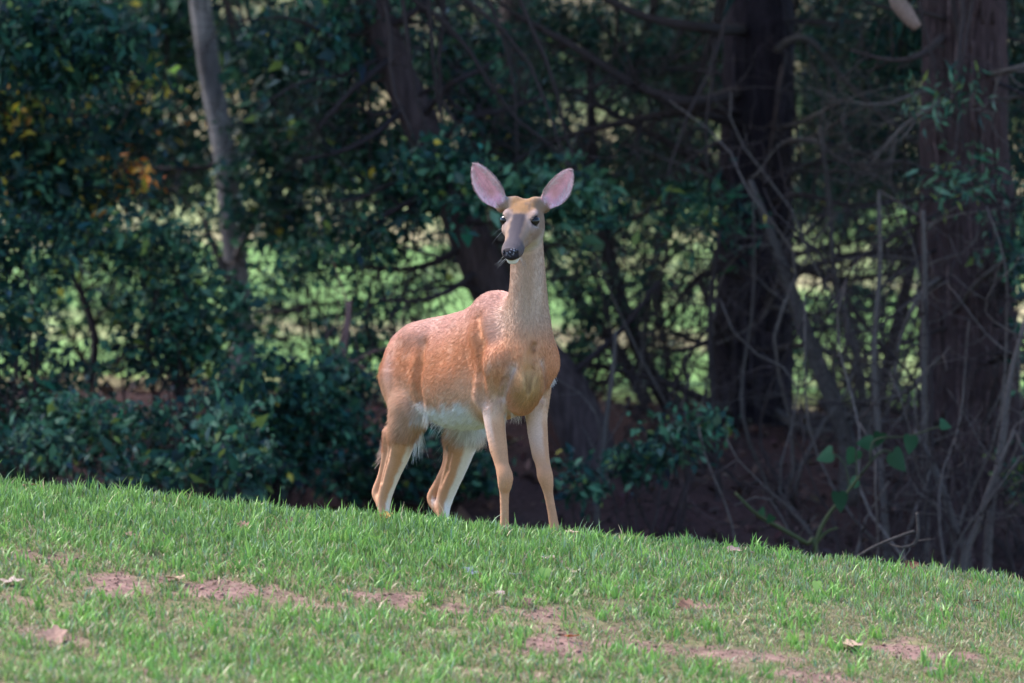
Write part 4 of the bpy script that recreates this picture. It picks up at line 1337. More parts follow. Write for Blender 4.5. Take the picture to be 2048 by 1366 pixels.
# bare understorey stems, each rooted in the bank
BARE_G = 'bare stems standing between the cedars'
STEMS = [
    ('curved grey sapling stem bending right between the two cedars', [(1700, 1000, 19), (1690, 870, 18), (1640, 740, 17), (1592, 610, 15), (1545, 480, 11), (1500, 360, 6)], 7.2, GREY_W, 9),
    ('thin dark forked stem beside the broad cedar', [(1735, 980, 13), (1740, 880, 13), (1762, 780, 13), (1795, 650, 13), (1830, 490, 10), (1850, 330, 6)], 9.2, BROWN_W, 8),
    ('slender grey stem rising through the meadow gap', [(1745, 990, 10), (1735, 880, 9), (1715, 720, 9), (1670, 570, 7), (1660, 420, 5), (1640, 250, 4)], 7.8, GREY_W, 7),
    ('slanting brown sapling right of the deer with twiggy top', [(1360, 940, 18), (1340, 850, 17), (1300, 745, 16), (1240, 600, 16), (1205, 450, 15), (1185, 300, 11), (1180, 100, 7)], 9.0, BROWN_W, 12),
    ('crooked thin sapling close behind the deer', [(1310, 920, 13), (1288, 830, 13), (1250, 725, 13), (1190, 640, 12), (1115, 545, 9), (1060, 440, 6)], 9.4, BROWN_W, 10),
    ('straight pale pole standing in front of the broad cedar', [(1852, 1080, 8), (1850, 900, 7), (1848, 720, 7), (1850, 560, 6), (1846, 420, 4)], 6.3, GREY_W, 6),
    ('pale upright twig beside the leaning trunk', [(1195, 990, 6), (1206, 900, 6), (1215, 820, 5), (1226, 740, 5), (1232, 660, 3)], 6.6, GREY_W, 4),
    ('tall thin brown stem in front of the dark cedar', [(1440, 1030, 7), (1432, 900, 6), (1424, 760, 6), (1420, 620, 5), (1440, 460, 4)], 7.0, BROWN_W, 8),
    ('leggy dead stem crossing the gap by the broad cedar', [(1775, 1120, 8), (1765, 980, 7), (1755, 840, 7), (1748, 700, 6), (1760, 540, 5), (1758, 380, 3)], 6.2, GREY_W, 8),
    ('pale dead stem leaning onto the foot of the broad cedar', [(1975, 1110, 9), (1985, 1000, 8), (2005, 880, 8), (2020, 760, 6), (2050, 640, 4)], 5.6, GREY_W, 8),
    ('forked dead stem at the foot of the broad cedar', [(1935, 1130, 10), (1905, 1040, 8), (1870, 940, 7), (1830, 860, 4)], 5.7, GREY_W, 8),
    ('short dead stem leaning right against the broad cedar', [(1925, 1140, 9), (1955, 1050, 7), (1985, 960, 5), (2030, 860, 3)], 5.4, GREY_W, 6),
    ('dark thin sapling in the leafy thicket, arching left', [(170, 790, 9), (190, 690, 8), (168, 600, 7), (135, 540, 5)], 8.6, BROWN_W, 6),
    ('reddish upright stem in the thicket left of the deer', [(678, 800, 8), (682, 720, 8), (694, 650, 7), (700, 600, 4)], 7.0, (.20, .11, .10), 5),
    ('dark forked sapling in the middle of the leafy thicket', [(360, 830, 9), (345, 740, 9), (325, 660, 7), (310, 560, 5), (300, 470, 3)], 8.2, BROWN_W, 8),
]
for i, (lb, pts, d, col, ntw) in enumerate(STEMS):
    g = ground_at(pts[0][0], d)
    e = empty('bare_sapling', g, lb, 'sapling', BARE_G)
    k = (DCAM + d) / DCAM / PXM
    pts = [(1024 + g[0] / k, 683 - (g[2] - .06) / k, pts[0][2] * 1.2)] + [q for q in pts if 683 - q[1] > 683 - (683 - (g[2] + .04) / k)]
    dead_branch(e, pts, d, col=col, ntw=ntw, tl=.42, seed=200 + i, name='stem')

# random twiggy thicket of the right hand side: every clump of dead brush is a thing
def brush(px, d, h, seed, lb):
    rng = np.random.default_rng(seed)
    g = ground_at(px, d)
    e = empty('dead_brush', g, lb, 'brush', 'clumps of dead brush under the cedars')
    for k in range(6):
        b = Batch()
        tip = g + np.array([rng.normal(0, .42), rng.normal(0, .3), h * rng.uniform(.6, 1.2)])
        P = limb(b, g + rng.normal(0, .05, 3) * np.array([1, 1, 0]) - np.array([0, 0, .04]), tip, .010, .003, rng, GREY_W if rng.random() < .5 else BROWN_W, n=14, sag=0, sides=5, wob=.09)
        twiggy(b, P, rng, 8, .38, .0034, np.asarray(BROWN_W) * 1.3, 1, 4, down=.1)
        b.build('stem', M_TWIG, e)
for i, (px, d, h, lb) in enumerate([
        (1560, 7.0, 1.5, 'clump of dead grey brush between the dark cedar and the curved sapling'),
        (1400, 7.6, 1.1, 'low clump of dead brush on the bank behind the leafy sprig'),
        (1810, 6.0, 1.6, 'tall clump of dead brush just left of the broad cedar'),
        (1880, 5.2, 1.0, 'dead brush tangled in front of the broad cedar foot'),
        (2010, 5.4, 1.5, 'dead brush standing right of the broad cedar'),
        (1660, 5.6, .8, 'low dead brush behind the green heart-leaved shoot'),
        (1760, 8.6, 1.9, 'tall dead brush at the far edge of the wood by the meadow gap'),
        (1330, 8.8, 1.5, 'dead brush at the meadow edge behind the slanting sapling'),
        (2140, 6.4, 1.6, 'dead brush beyond the broad cedar at the wood edge')]):
    brush(px, d, h, 300 + i, lb)

# ------------------------------------------------------------------ leafy shrubs and hanging boughs
def leafy(name, label, basepx, d, clumps, seed, cat='shrub', group=None, leaf=.040, stems=True, stemcol=BROWN_W, slim=.5, origin=None):
    """clumps: [(px, py, rx_px, ry_px, n, base colour, accents[, d])] joined by stems to one foot"""
    rng = np.random.default_rng(seed)
    g = ground_at(basepx, d) if origin is None else np.asarray(origin, float)
    e = empty(name, g, label, cat, group)
    Vs, Fs, Cs, o = [], [], [], 0
    b = Batch()
    for q in clumps:
        px, py, rx, ry, n, base, acc = q[:7]
        dd = q[7] if len(q) > 7 else d + rng.uniform(-.25, .25)
        c = np.array(at(px, py, dd)); r = np.array([pxr(rx, dd), max(.16, .6 * pxr(min(rx, ry), dd)), pxr(ry, dd)])
        P = sprays(c, r, n, rng, per=12, spread=leaf * 1.7)
        V, F, C = leaves(P, leaf, rng, base, .38, acc, up=.2, slim=slim, face=(0, -.5, .2))
        Vs.append(V); Fs.append(F + o); Cs.append(C); o += len(V)
        if stems:
            for k in range(3):
                S = limb(b, g + np.array([rng.normal(0, .06), rng.normal(0, .06), -.03]), c + rng.normal(0, .3, 3) * r, .010, .003, rng, stemcol, n=10, sag=.02, sides=5, wob=.08)
                twiggy(b, S, rng, 5, .25, .003, stemcol, 0)
    if stems: b.build('stems', M_TWIG, e)
    f = mesh_np('foliage', np.concatenate(Vs), np.concatenate(Fs), M_LEAF, e, col=np.concatenate(Cs))
    f['kind'] = 'stuff'
    return e
A1 = ((G_MID, .25), (G_LITE, .16), (G_YEL, .02), (YELLOW, .004))
A2 = ((G_LITE, .30), ((.12, .215, .135), .14), (G_DARK, .20), (G_YEL, .04))
A3 = ((G_LITE, .12), (YELLOW, .04), (ORANGE, .015), (G_DARK, .3))
SH = 'leafy shrubs along the wood edge'
leafy('leafy_shrub', 'dense dark green shrub filling the far left of the thicket', 60, 6.6, [(20, 500, 140, 100, 2000, G_DARK, A1), (70, 780, 140, 110, 1900, G_DARK, A1), (20, 640, 90, 70, 800, G_DARK, A1), (40, 900, 130, 60, 1200, G_MID, A1), (-160, 650, 170, 260, 3200, G_DARK, A1)], 1, group=SH)
leafy('leafy_shrub', 'glossy green shrub with pale lit leaves in the middle of the left thicket', 330, 7.0, [(330, 560, 130, 100, 1500, G_MID, A2), (440, 640, 110, 100, 1400, G_MID, A2), (330, 700, 110, 80, 1000, G_DARK, A1), (260, 470, 140, 60, 1200, G_DARK, A2)], 2, group=SH)
leafy('leafy_shrub', 'dark leafy shrub at the foot of the slim grey tree', 520, 6.4, [(520, 800, 120, 90, 2400, G_DARK, A1), (620, 860, 100, 90, 2000, G_DARK, A1), (560, 930, 140, 50, 1500, G_DARK, A1), (660, 760, 70, 60, 900, G_DARK, A2)], 3, group=SH)
leafy('leafy_shrub', 'light green leafy shrub just left of the deer rump', 700, 7.4, [(620, 530, 100, 60, 1100, G_MID, A2), (730, 650, 80, 80, 800, G_MID, A2), (690, 740, 60, 60, 700, G_DARK, A1), (740, 470, 110, 50, 900, G_DARK, A1)], 4, group=SH)
leafy('leafy_shrub', 'low bright leafy shrub above the fallen branch', 180, 5.6, [(110, 830, 70, 40, 700, G_MID, A2), (200, 850, 90, 45, 900, G_MID, A2), (90, 890, 90, 45, 450, G_DARK, A2), (230, 915, 90, 36, 420, G_DARK, A1), (330, 850, 70, 50, 400, G_DARK, A1)], 5, group=SH)
leafy('leafy_shrub', 'small leafy sapling with upright sprigs before the slim tree', 480, 5.2, [(480, 860, 35, 60, 420, G_MID, A2), (430, 850, 60, 40, 500, G_DARK, A2), (500, 940, 60, 40, 500, G_DARK, A1), (290, 945, 80, 36, 420, G_DARK, A1), (400, 930, 70, 40, 360, G_DARK, A2)], 6, group=SH, leaf=.05)
leafy('leafy_shrub', 'narrow leafy sprig growing right of the deer legs', 1290, 5.8, [(1390, 850, 60, 36, 420, G_MID, A2), (1340, 890, 60, 36, 380, G_DARK, A2), (1270, 930, 70, 36, 420, G_DARK, A1), (1170, 955, 60, 36, 320, G_DARK, A1)], 7, group=SH)
leafy('leafy_shrub', 'sparse leafy bush between the deer and the slanting sapling', 1160, 9.0, [(1170, 580, 70, 110, 700, G_MID, A2), (1150, 720, 60, 60, 420, G_MID, A2), (1290, 600, 90, 60, 380, G_DARK, A1)], 8, group=SH)
leafy('leafy_shrub', 'sparse bush of small green leaves at the edge of the meadow gap', 1700, 9.5, [(1700, 600, 90, 60, 420, G_MID, A2), (1600, 700, 60, 80, 420, G_MID, A2), (1820, 640, 60, 120, 380, G_DARK, A1)], 9, group=SH)
leafy('leafy_shrub', 'small green shrub right of the broad cedar', 2080, 6.4, [(2040, 480, 50, 90, 600, G_DARK, A2), (2050, 950, 40, 50, 350, G_MID, ((G_YEL, .25), (G_LITE, .2))), (2120, 600, 90, 260, 1500, G_DARK, A1)], 10, group=SH)
leafy('leafy_shrub', 'dark shrub hiding the ground behind the deer hind legs', 820, 6.8, [(820, 900, 110, 80, 1500, G_DARK, A1), (740, 960, 90, 50, 900, G_DARK, A1), (930, 940, 90, 60, 900, G_DARK, A1)], 11, group=SH)

# sparse shrubs where the wood meets the meadow, and evergreens behind that close the upper gaps
leafy('meadow_edge_shrub', 'thin leafy shrub at the meadow edge left of the deer', 820, 10.5, [(800, 560, 120, 80, 1100, G_MID, A2), (880, 470, 130, 80, 1500, G_DARK, A1), (600, 620, 120, 90, 1500, G_MID, A2), (640, 470, 150, 70, 1600, G_DARK, A1)], 21, group=SH, leaf=.036)
leafy('meadow_edge_shrub', 'thin leafy shrub at the meadow edge seen under the deer neck', 1130, 10.8, [(1120, 500, 100, 70, 900, G_MID, A2), (1250, 500, 130, 70, 1200, G_DARK, A1), (1320, 690, 90, 80, 420, G_MID, A2), (1390, 560, 80, 90, 600, G_DARK, A1)], 22, group=SH, leaf=.036)
leafy('meadow_edge_shrub', 'thin leafy shrub at the meadow edge between the two cedars', 1650, 10.6, [(1640, 450, 120, 80, 1500, G_DARK, A1), (1770, 460, 120, 80, 1500, G_DARK, A1), (1660, 650, 90, 90, 350, G_MID, A2), (1800, 720, 70, 90, 350, G_MID, A2)], 23, group=SH, leaf=.036)
leafy('meadow_edge_shrub', 'thin leafy shrub at the meadow edge behind the left thicket', 180, 10.8, [(110, 600, 130, 90, 1300, G_MID, A2), (280, 640, 120, 90, 1500, G_MID, A2), (200, 500, 170, 70, 2000, G_DARK, A1), (440, 500, 150, 90, 2000, G_DARK, A1), (440, 680, 130, 80, 1300, G_MID, A2)], 24, group=SH, leaf=.036)
EVG = 'dark evergreens at the back of the wood'
EA = ((G_MID, .18), ((.05, .055, .03), .12))
for i, (px, cl, lb) in enumerate([
        (330, [(330, 60, 170, 170, 4200, G_DARK, EA), (330, 300, 150, 110, 2000, G_DARK, EA)], 'dark evergreen at the back of the wood behind the slim grey tree'),
        (680, [(640, 90, 160, 150, 3200, G_DARK, EA), (700, 310, 160, 90, 1800, G_DARK, EA)], 'dark evergreen at the back of the wood behind the leaning trunk'),
        (1020, [(1000, 100, 180, 150, 3200, G_DARK, EA), (1060, 320, 170, 90, 1900, G_DARK, EA)], 'dark evergreen at the back of the wood above the deer head'),
        (1340, [(1340, 110, 170, 160, 3400, G_DARK, EA), (1340, 330, 150, 90, 1900, G_DARK, EA)], 'dark evergreen at the back of the wood left of the dark cedar'),
        (1740, [(1720, 110, 170, 170, 3600, G_DARK, EA), (1720, 330, 150, 90, 2000, G_DARK, EA)], 'dark evergreen at the back of the wood between the two cedars'),
        (60, [(40, 120, 190, 180, 3600, G_DARK, EA), (60, 360, 160, 90, 1600, G_DARK, EA)], 'dark evergreen at the back of the wood behind the leafy tree boughs'),
        (2120, [(2120, 150, 150, 220, 3000, G_DARK, EA), (2110, 400, 130, 110, 1500, G_DARK, EA)], 'dark evergreen at the back of the wood beyond the broad cedar')]):
    leafy('evergreen_tree', lb, px, 12.6 + .3 * (i % 3), cl, 900 + i, cat='tree', group=EVG, leaf=.07, slim=.4)

# boughs hanging from trees: limb plus leaves, the whole tree is one thing
def hanging(tree_, name, clumps, d, seed, leaf=.05, frm=None, slim=.5, need=False):
    rng = np.random.default_rng(seed)
    b = Batch(); Vs, Fs, Cs, o = [], [], [], 0
    for q in clumps:
        px, py, rx, ry, n, base, acc = q[:7]
        dd = q[7] if len(q) > 7 else d
        c = np.array(at(px, py, dd)); r = np.array([pxr(rx, dd), max(.22, .7 * pxr(min(rx, ry), dd)), pxr(ry, dd)])
        P = sprays(c, r, n, rng, per=14, spread=leaf * (1.8 if not need else 2.4))
        V, F, C = leaves(P, leaf, rng, base, .38, acc, up=.2, slim=slim, face=(0, -.5, .2))
        Vs.append(V); Fs.append(F + o); Cs.append(C); o += len(V)
        src = np.asarray(frm if frm is not None else at(px, py - 400, dd + .5), float)
        for k in range(2):
            S = limb(b, src, c + rng.normal(0, .35, 3) * r, .020, .004, rng, BROWN_W, n=12, sag=.06, sides=6, wob=.05)
            twiggy(b, S, rng, 7, .35, .0035, BROWN_W, 0)
    b.build('bough', M_TWIG, tree_)
    f = mesh_np('foliage', np.concatenate(Vs), np.concatenate(Fs), M_LEAF, tree_, col=np.concatenate(Cs))
    f['kind'] = 'stuff'
# a leafy tree standing out of the picture at the left, its boughs hang into it
t0 = tree('leafy_tree', 'leafy tree with boughs of dark, yellow and orange leaves hanging at the upper left', -420, 7.5)
c0 = trunk(t0, [(-420, 1000, 80), (-430, 600, 70), (-440, 200, 62), (-450, -300, 52), (-440, -800, 40)], 7.5, (.12, .09, .08), seed=15)
fr0 = c0[36, :3]
hanging(t0, 'boughs', [
    (110, 90, 170, 110, 4200, G_DARK, ((G_MID, .3), (G_LITE, .1), (G_YEL, .03)), 6.4), (60, 280, 170, 110, 3000, G_DARK, A3, 7.0), (200, 260, 120, 90, 1800, G_DARK, A3, 7.6),
    (20, 220, 60, 60, 260, YELLOW, ((G_YEL, .4), (ORANGE, .2)), 6.9), (255, 355, 50, 36, 260, ORANGE, ((YELLOW, .12), (G_DARK, .25)), 7.2), (290, 160, 50, 40, 180, G_YEL, ((YELLOW, .3), (G_DARK, .4)), 7.4),
    (120, 400, 160, 90, 2200, G_DARK, A3, 7.2), (-200, 100, 260, 250, 4200, G_DARK, A1, 7.0)], 7.0, 51, frm=fr0)
crown_mesh(t0, c0[-1, :3] + np.array([0, -.5, .9]), (3.0, 2.8, 2.0), 11000, .10, 35, trunk_top=c0[-1, :3])
hanging(t1, 'boughs', [(590, 120, 130, 120, 2600, G_DARK, A1, 8.6), (590, 300, 140, 110, 2400, G_DARK, A1, 9.2), (520, 240, 90, 100, 1500, G_DARK, A3, 10.2), (330, 330, 80, 120, 1500, G_DARK, A3, 10.2), (560, 420, 120, 80, 1500, G_DARK, A1, 9.0), (330, 60, 110, 110, 1700, G_DARK, A1, 10.0)], 9, 52, frm=at(372, -500, 9.5))
hanging(t2, 'boughs', [(700, 250, 110, 110, 2000, G_DARK, A1, 7.8), (900, 120, 120, 110, 2000, G_DARK, A1, 8.0), (1000, 260, 120, 90, 1800, G_DARK, A1, 8.2), (800, 380, 120, 70, 1500, G_DARK, A1, 7.7), (650, 60, 110, 90, 1500, G_DARK, A1, 7.4), (1090, 380, 120, 60, 1300, G_MID, A2, 7.0), (1180, 420, 90, 60, 700, G_MID, A2, 6.8), (880, 330, 80, 80, 900, G_DARK, A1, 6.9), (960, 380, 60, 60, 500, G_MID, A2, 6.8)], 8, 53, frm=at(700, -300, 7.5))
# cedar sprays: narrow leaves
CED = ((G_MID, .25), ((.06, .07, .035), .15))
hanging(t3, 'boughs', [(1150, 60, 150, 100, 2600, G_DARK, CED, 9.0), (1280, 130, 140, 100, 2200, G_DARK, CED, 9.2), (1240, 310, 130, 70, 1500, G_DARK, CED, 9.2), (1400, 90, 150, 100, 2400, G_DARK, CED, 9.8), (1380, 300, 110, 90, 1300, G_DARK, CED, 9.6), (1660, 60, 130, 110, 2400, G_DARK, CED, 9.4), (1680, 230, 130, 110, 2200, G_DARK, CED, 9.8), (1640, 360, 110, 60, 1000, G_DARK, CED, 9.7), (1400, 430, 110, 50, 900, G_MID, A1, 7.2), (1330, 460, 100, 50, 700, G_DARK, CED, 9.4)], 9, 54, leaf=.055, frm=at(1522, -350, 8.5), slim=.22, need=True)
hanging(t4, 'boughs', [(1820, 80, 110, 120, 2000, G_DARK, CED, 8.2), (1800, 280, 110, 100, 1800, G_DARK, CED, 8.6), (2040, 120, 90, 150, 1600, G_DARK, CED, 7.6), (1930, 360, 60, 40, 240, G_MID, A2, 6.2), (1900, 190, 30, 40, 120, G_MID, A2, 6.2), (2150, 250, 160, 260, 2600, G_DARK, CED, 7.8), (2060, 350, 60, 80, 700, G_DARK, CED, 8.4)], 8, 55, leaf=.055, frm=at(1918, -400, 7.0), slim=.22, need=True)

# added shade trees, mostly unseen above and beside the picture, put in to darken the wood
SHG = 'added shade trees, mostly unseen, that darken the wood'
for i, (px, d, h, lb) in enumerate([(-1100, 8.5, 6.5, 'added shade tree at the wood edge beyond the leafy tree'), (2700, 8.0, 6.5, 'added shade tree at the wood edge beyond the broad cedar'), (1500, 12.5, 7.5, 'tall added shade tree hidden behind the dark cedar'), (1940, 12.0, 7.5, 'tall added shade tree hidden behind the broad cedar'), (-300, 11.5, 7.0, 'tall added shade tree behind the leafy thicket'), (1010, 12.5, 7.0, 'tall added shade tree behind the deer')]):
    g = ground_at(px, d)
    e = empty('added_shade_tree', g, lb, 'tree', SHG)
    b = Batch(); rng = np.random.default_rng(600 + i)
    r0 = .09 if 0 < px < 2048 else .2
    P = limb(b, g - np.array([0, 0, .1]), g + np.array([rng.normal(0, .4), 0, h * .62]), r0, r0 * .6, rng, BROWN_W, n=20, sag=0, sides=14, wob=.02)
    b.build('trunk', M_BARK, e)
    crown_mesh(e, P[-1] + np.array([0, -.3, 1.2]), (3.0, 2.4, 2.2), 9000, .11, 610 + i, base=G_DARK, trunk_top=P[-1], thick=.05)

# ------------------------------------------------------------------ hillside trees and bushes beyond the meadow
FARG = 'trees and bushes scattered over the meadow hillside'
def far_tree(x, y, h, w, seed, base, lb):
    rng = np.random.default_rng(seed)
    g = np.array([x, y, gz(x, y)])
    e = empty('hillside_tree', g, lb, 'tree', FARG)
    b = Batch()
    P = limb(b, g - np.array([0, 0, .2]), g + np.array([0, 0, h * .5]), h * .03, h * .015, rng, BROWN_W, n=8, sag=0, sides=8, wob=.02)
    b.build('trunk', M_BARK, e)
    pp = np.concatenate([sprays(g + np.array([rng.normal(0, .3) * w, rng.normal(0, .3) * w, h * rng.uniform(.35, .85)]), (w * .55, w * .55, h * .28), 240, rng, per=12, spread=.5) for _ in range(6)])
    V, F, C = leaves(pp, .30, rng, base, .3, ((G_LITE, .3),), slim=.8)
    o = mesh_np('crown', V, F, M_LEAF, e, col=C); o['kind'] = 'stuff'
HILL = [(-7.6, 40, 3.4, 2.4, G_MID, 'rounded green tree low on the hillside behind the left thicket'), (-3.6, 46, 3.8, 2.4, G_LITE, 'pale green tree on the hillside behind the slim grey tree'),
        (-0.9, 44, 3.6, 2.2, G_MID, 'green tree on the hillside right above the deer ears'), (1.9, 47, 4.0, 2.4, G_MID, 'green tree on the hillside behind the slanting sapling'),
        (4.6, 43, 3.8, 2.4, G_LITE, 'pale tree on the hillside seen between the two cedars'), (7.4, 46, 4.2, 2.8, G_MID, 'green tree on the hillside behind the broad cedar'),
        (-12, 56, 6, 3.4, G_DARK, 'dark tree on the hillside far behind the leafy tree'), (12, 58, 6, 3.4, G_DARK, 'dark tree on the hillside beyond the broad cedar'),
        (-5.5, 60, 5.5, 3.2, G_DARK, 'tall dark hillside tree over the left thicket'), (0.3, 62, 5.5, 3.2, G_DARK, 'tall dark hillside tree over the deer'), (5.6, 61, 5.5, 3.2, G_DARK, 'tall dark hillside tree between the cedars'),
        (-2.6, 74, 6.5, 3.6, G_MID, 'distant tree high on the hillside left of the deer head'), (3.2, 76, 6.5, 3.6, G_MID, 'distant tree high on the hillside right of the deer head'), (9.5, 76, 6.5, 3.8, G_MID, 'distant tree at the top of the hillside behind the broad cedar'), (-9, 76, 6.5, 3.8, G_MID, 'distant tree at the top of the hillside behind the leafy tree')]
for i, (x, y, h, w, base, lb) in enumerate(HILL):
    far_tree(x, y, h, w, 700 + i, base, lb)
# ------------------------------------------------------------------ leaf litter on the bank
rng = np.random.default_rng(40)
n = 26000
lx = rng.uniform(-5, 5, n); ly = rng.uniform(1.6, 9.2, n)
P = np.stack([lx, ly, ground_z(lx, ly) + .006], -1)
V, F, C = leaves(P, .055, rng, (.085, .048, .038), .40, (((.14, .075, .055), .2), ((.045, .03, .028), .35)), up=1.2, slim=.6)
tag(mesh_np('leaf_litter', V, F, M_DEAD, col=np.clip(C, .01, .6)), 'brown fallen leaves covering the wooded bank', 'leaf litter', kind='stuff')

# fallen pale branch in the left thicket
fb = empty('fallen_branch', ground_at(300, 5.4), 'pale fallen branch lying curved in front of the left thicket', 'branch')
b = Batch(); rng = np.random.default_rng(41)
c, V, F = px_tube([(190, 884, 3), (240, 882, 6), (290, 890, 8), (338, 902, 9), (368, 935, 9), (392, 980, 9), (410, 1050, 10)], 5.6, 40, 12, rough=.12, seed=2)
b.add(V, F, (.115, .092, .075))
twiggy(b, c[:, :3], rng, 14, .2, .004, GREY_W, 0)
b.build('limb', M_BARK, fb)

# green heart-leaved shoot on the far side of the crest
def heart_leaf(size):
    pts = [(0, 0), (.16, -.10), (.34, -.06), (.44, .10), (.42, .32), (.30, .58), (.14, .82), (0, 1.0), (-.14, .82), (-.30, .58), (-.42, .32), (-.44, .10), (-.34, -.06), (-.16, -.10)]
    V = [(x * size, .06 * size * (abs(x) * 2) ** 2 - .15 * size * (y - .5) ** 2, -y * size) for x, y in pts] + [(0, -.01 * size, -.4 * size)]
    n = len(pts); c = n
    F = [(i, (i + 1) % n, c) for i in range(n)]
    return np.array(V), np.array(F)
sh = empty('green_shoot', ground_at(1628, 4.6), 'green forked shoot with heart-shaped leaves growing just beyond the crest', 'plant')
gsh = ground_at(1628, 4.6); kk = (DCAM + 4.6) / DCAM / PXM
gpy = 683 - gsh[2] / kk
for pts in ([(1634, gpy + 6, 5.5), (1632, 1105, 5), (1612, 1086, 4.5), (1550, 1050, 4.2), (1510, 1025, 3.6), (1470, 985, 2.4)],
            [(1629, 1100, 4.5), (1640, 1060, 4.2), (1660, 1025, 3.6), (1690, 990, 3), (1720, 950, 2.2)],
            [(1627, 1092, 4), (1650, 1066, 3), (1675, 1055, 2)]):
    b = Batch(); c, V, F = px_tube(pts, 4.6, 24, 8)
    b.add(V, F, (.060, .072, .026)); b.build('stem', M_LEAF, sh)
M_VINE = mat_attr('vine_leaf', rough=0.6, spec=0.15, transl=0.2)
for i, (px, py, sz, rx, rz, d) in enumerate([(1678, 985, 52, .1, -.1, 4.5), (1545, 1032, 26, .4, .6, 4.5), (1522, 1018, 24, .5, -.5, 4.55), (1665, 905, 50, .5, 1.1, 4.8), (1712, 900, 46, .3, .5, 4.7),
                                           (1785, 905, 62, .3, -.6, 4.6), (1822, 872, 48, .1, .1, 4.65), (1745, 885, 44, .4, 1.5, 4.8), (1880, 846, 36, .5, -1.2, 4.8), (1715, 960, 36, .4, .9, 4.75), (1762, 866, 40, .4, .3, 4.9)]):
    V, F = heart_leaf(pxr(sz * .8, d))
    Rm = np.array(Matrix.Rotation(rz, 3, 'Y') @ Matrix.Rotation(rx, 3, 'X') @ Matrix.Rotation((i % 3 - 1) * .5, 3, 'Z'))
    V = V @ Rm.T + np.array(at(px, py, d))
    g = .65 + .12 * (i % 5)
    mesh_np('leaf', V, F, M_VINE, sh, col=np.tile(np.array([[.026 * g, .080 * g, .034 * g]]), (len(V), 1)), smooth=True)
b = Batch(); rng = np.random.default_rng(77)
for q in ([(1720, 950, 3), (1760, 905, 3), (1790, 905, 2)], [(1740, 925, 2.5), (1750, 880, 2.5), (1818, 872, 2), (1880, 852, 2)], [(1700, 980, 3), (1690, 930, 2), (1665, 905, 2)], [(1690, 990, 2), (1712, 960, 2), (1712, 900, 2)]):
    c, V, F = px_tube(q, 4.7, 14, 6); b.add(V, F, (.05, .055, .028))
b.build('vine', M_LEAF, sh)
dead = empty('fallen_branch', ground_at(1700, 2.6), 'thin crooked dead branch lying beside the green shoot', 'branch')
b = Batch(); rng = np.random.default_rng(78)
c, V, F = px_tube([(1690, 1130, 2.5), (1740, 1098, 3), (1790, 1076, 3), (1830, 1062, 3)], 2.6, 20, 7); b.add(V, F, (.06, .05, .045))
c, V, F = px_tube([(1834, 1025, 3), (1836, 1062, 3.5), (1828, 1088, 3.5), (1800, 1096, 2)], 2.6, 20, 7); b.add(V, F, (.06, .05, .045))
twiggy(b, c[:, :3], rng, 4, .12, .003, GREY_W, 0)
b.build('limb', M_TWIG, dead)

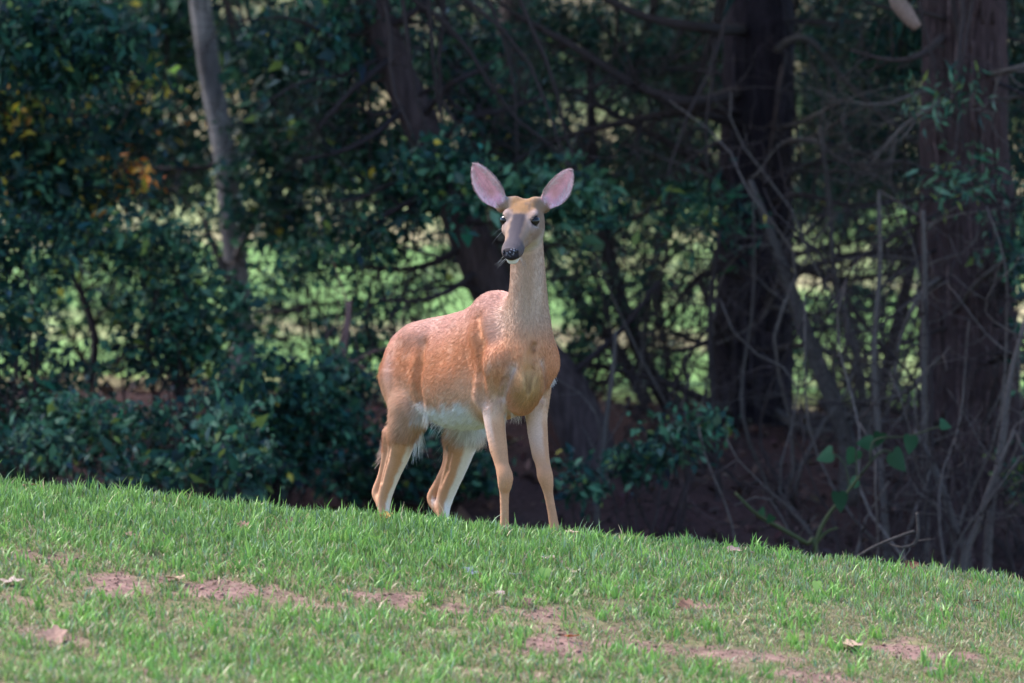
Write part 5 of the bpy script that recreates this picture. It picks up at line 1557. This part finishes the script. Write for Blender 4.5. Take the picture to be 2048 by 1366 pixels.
# ------------------------------------------------------------------ fallen leaves on the lawn, each a thing
def dry_leaf(size, seed):
    rng = np.random.default_rng(seed)
    n = 18
    a = np.linspace(0, 2 * np.pi, n, endpoint=False)
    r = (.30 + .26 * np.abs(np.sin(a * 2.5 + seed)) + rng.normal(0, .05, n))
    x = r * np.cos(a) * 1.25; y = r * np.sin(a) * .85
    curl = rng.uniform(.3, .9)
    z = curl * y * y + .35 * curl * x * x * np.sin(seed) + rng.normal(0, .03, n)
    V = np.stack([x, y, z], -1); V = np.concatenate([V, V * np.array([.5, .5, .35]), [[0, 0, -.02]]])
    F = []
    for i in range(n):
        j = (i + 1) % n
        F += [(i, j, n + j), (i, n + j, n + i), (n + i, n + j, 2 * n)]
    return V * size, np.array(F)
LEAVES = [  # photo pixel, size px, colour, label
    (22, 1166, 34, (.62, .44, .38), 'pale pinkish dry leaf beside a bare soil patch'),
    (110, 1276, 48, (.46, .27, .20), 'large curled reddish brown leaf among thin grass'),
    (62, 958, 26, (.42, .26, .16), 'small tan leaf caught in grass tips along the crest'),
    (487, 1054, 30, (.34, .19, .13), 'curled reddish brown leaf standing in tall green grass'),
    (583, 1046, 30, (.16, .10, .075), 'dark brown crumpled leaf in tall green grass'),
    (350, 1160, 40, (.50, .32, .22), 'light tan leaf lying on the long bare soil strip'),
    (772, 1022, 24, (.62, .38, .10), 'small yellow leaf at the hind foot of the deer'),
    (1146, 1056, 24, (.70, .48, .36), 'pale tan leaf on the crest beside the right forefoot'),
    (1098, 1118, 30, (.66, .46, .42), 'pale pink leaf with a dark edge below the forefeet'),
    (1118, 1128, 18, (.40, .24, .17), 'small brown leaf touching the pale pink leaf'),
    (1150, 1144, 38, (.52, .36, .26), 'crumpled tan leaf downhill from the pale pink leaf'),
    (997, 1189, 20, (.68, .44, .42), 'small pink leaf standing on edge in the grass'),
    (1055, 1208, 26, (.24, .11, .10), 'small dark red leaf below the round green leaf'),
    (1140, 1278, 26, (.50, .17, .06), 'bright rusty orange leaf on the bare soil'),
    (1372, 1214, 36, (.26, .13, .085), 'long reddish brown leaf on a bare soil edge'),
    (1466, 1104, 30, (.56, .36, .30), 'pinkish brown leaf near the crest by the dead brush'),
    (1500, 1108, 18, (.16, .10, .08), 'little dark leaf next to the pinkish brown leaf'),
    (1822, 1132, 30, (.22, .085, .055), 'dark red curled leaf on the crest under the broad cedar'),
    (1690, 1292, 56, (.52, .35, .25), 'large tan lobed leaf lying in short dry grass'),
    (1860, 1345, 30, (.28, .18, .13), 'brown leaf on the bare soil at the dry end of the lawn'),
    (940, 1148, 24, (.55, .58, .66), 'greyish white dry leaf in the grass below the deer'),
    (1030, 1152, 26, (.50, .50, .62), 'bluish grey dry leaf beside the greyish white one'),
    (260, 1072, 22, (.34, .22, .14), 'small brown leaf hidden in the grass above a bare patch'),
    (690, 1188, 22, (.40, .24, .15), 'tan leaf at the edge of the middle soil strip'),
    (1950, 1205, 22, (.25, .13, .09), 'tiny dark brown leaf in the dry grass'),
]
for i, (px, py, sz, colr, lb) in enumerate(LEAVES):
    x, y = lawn_y_at(px, py + 6)
    V, F = dry_leaf(sz / PXM, i + 1)
    rm = np.array(Matrix.Rotation(.30 + .35 * math.sin(i * 2.3), 3, 'X') @ Matrix.Rotation(i * 1.7, 3, 'Z'))
    z0 = gz(x, y) + .014
    V = V @ rm.T + np.array([x, y, z0])
    g = fbm(V, 90, 2)[:, None]
    o = mesh_np('fallen_leaf', V, F, M_DEAD, None, col=np.clip(np.array([colr]) * (.42 + .36 * g), .01, .8), smooth=True, origin=(x, y, z0))
    tag(o, lb, 'leaf', 'fallen leaves scattered on the lawn')
# two round green leaves
for i, (px, py, sz, lb) in enumerate([(1090, 1164, 27, 'round yellowish green leaf standing in the grass below the deer'), (1634, 1188, 20, 'small round pale green leaf in the dry grass')]):
    x, y = lawn_y_at(px, py + 8)
    V, F = heart_leaf(sz / PXM)
    V = V * np.array([1.1, 1, 1]) + np.array([x, y, gz(x, y) + .050])
    o = mesh_np('round_leaf', V, F, M_LEAF, None, col=np.tile(np.array([[.34, .48, .14]]), (len(V), 1)), smooth=True, origin=(x, y, gz(x, y)))
    tag(o, lb, 'leaf', 'fallen leaves scattered on the lawn')
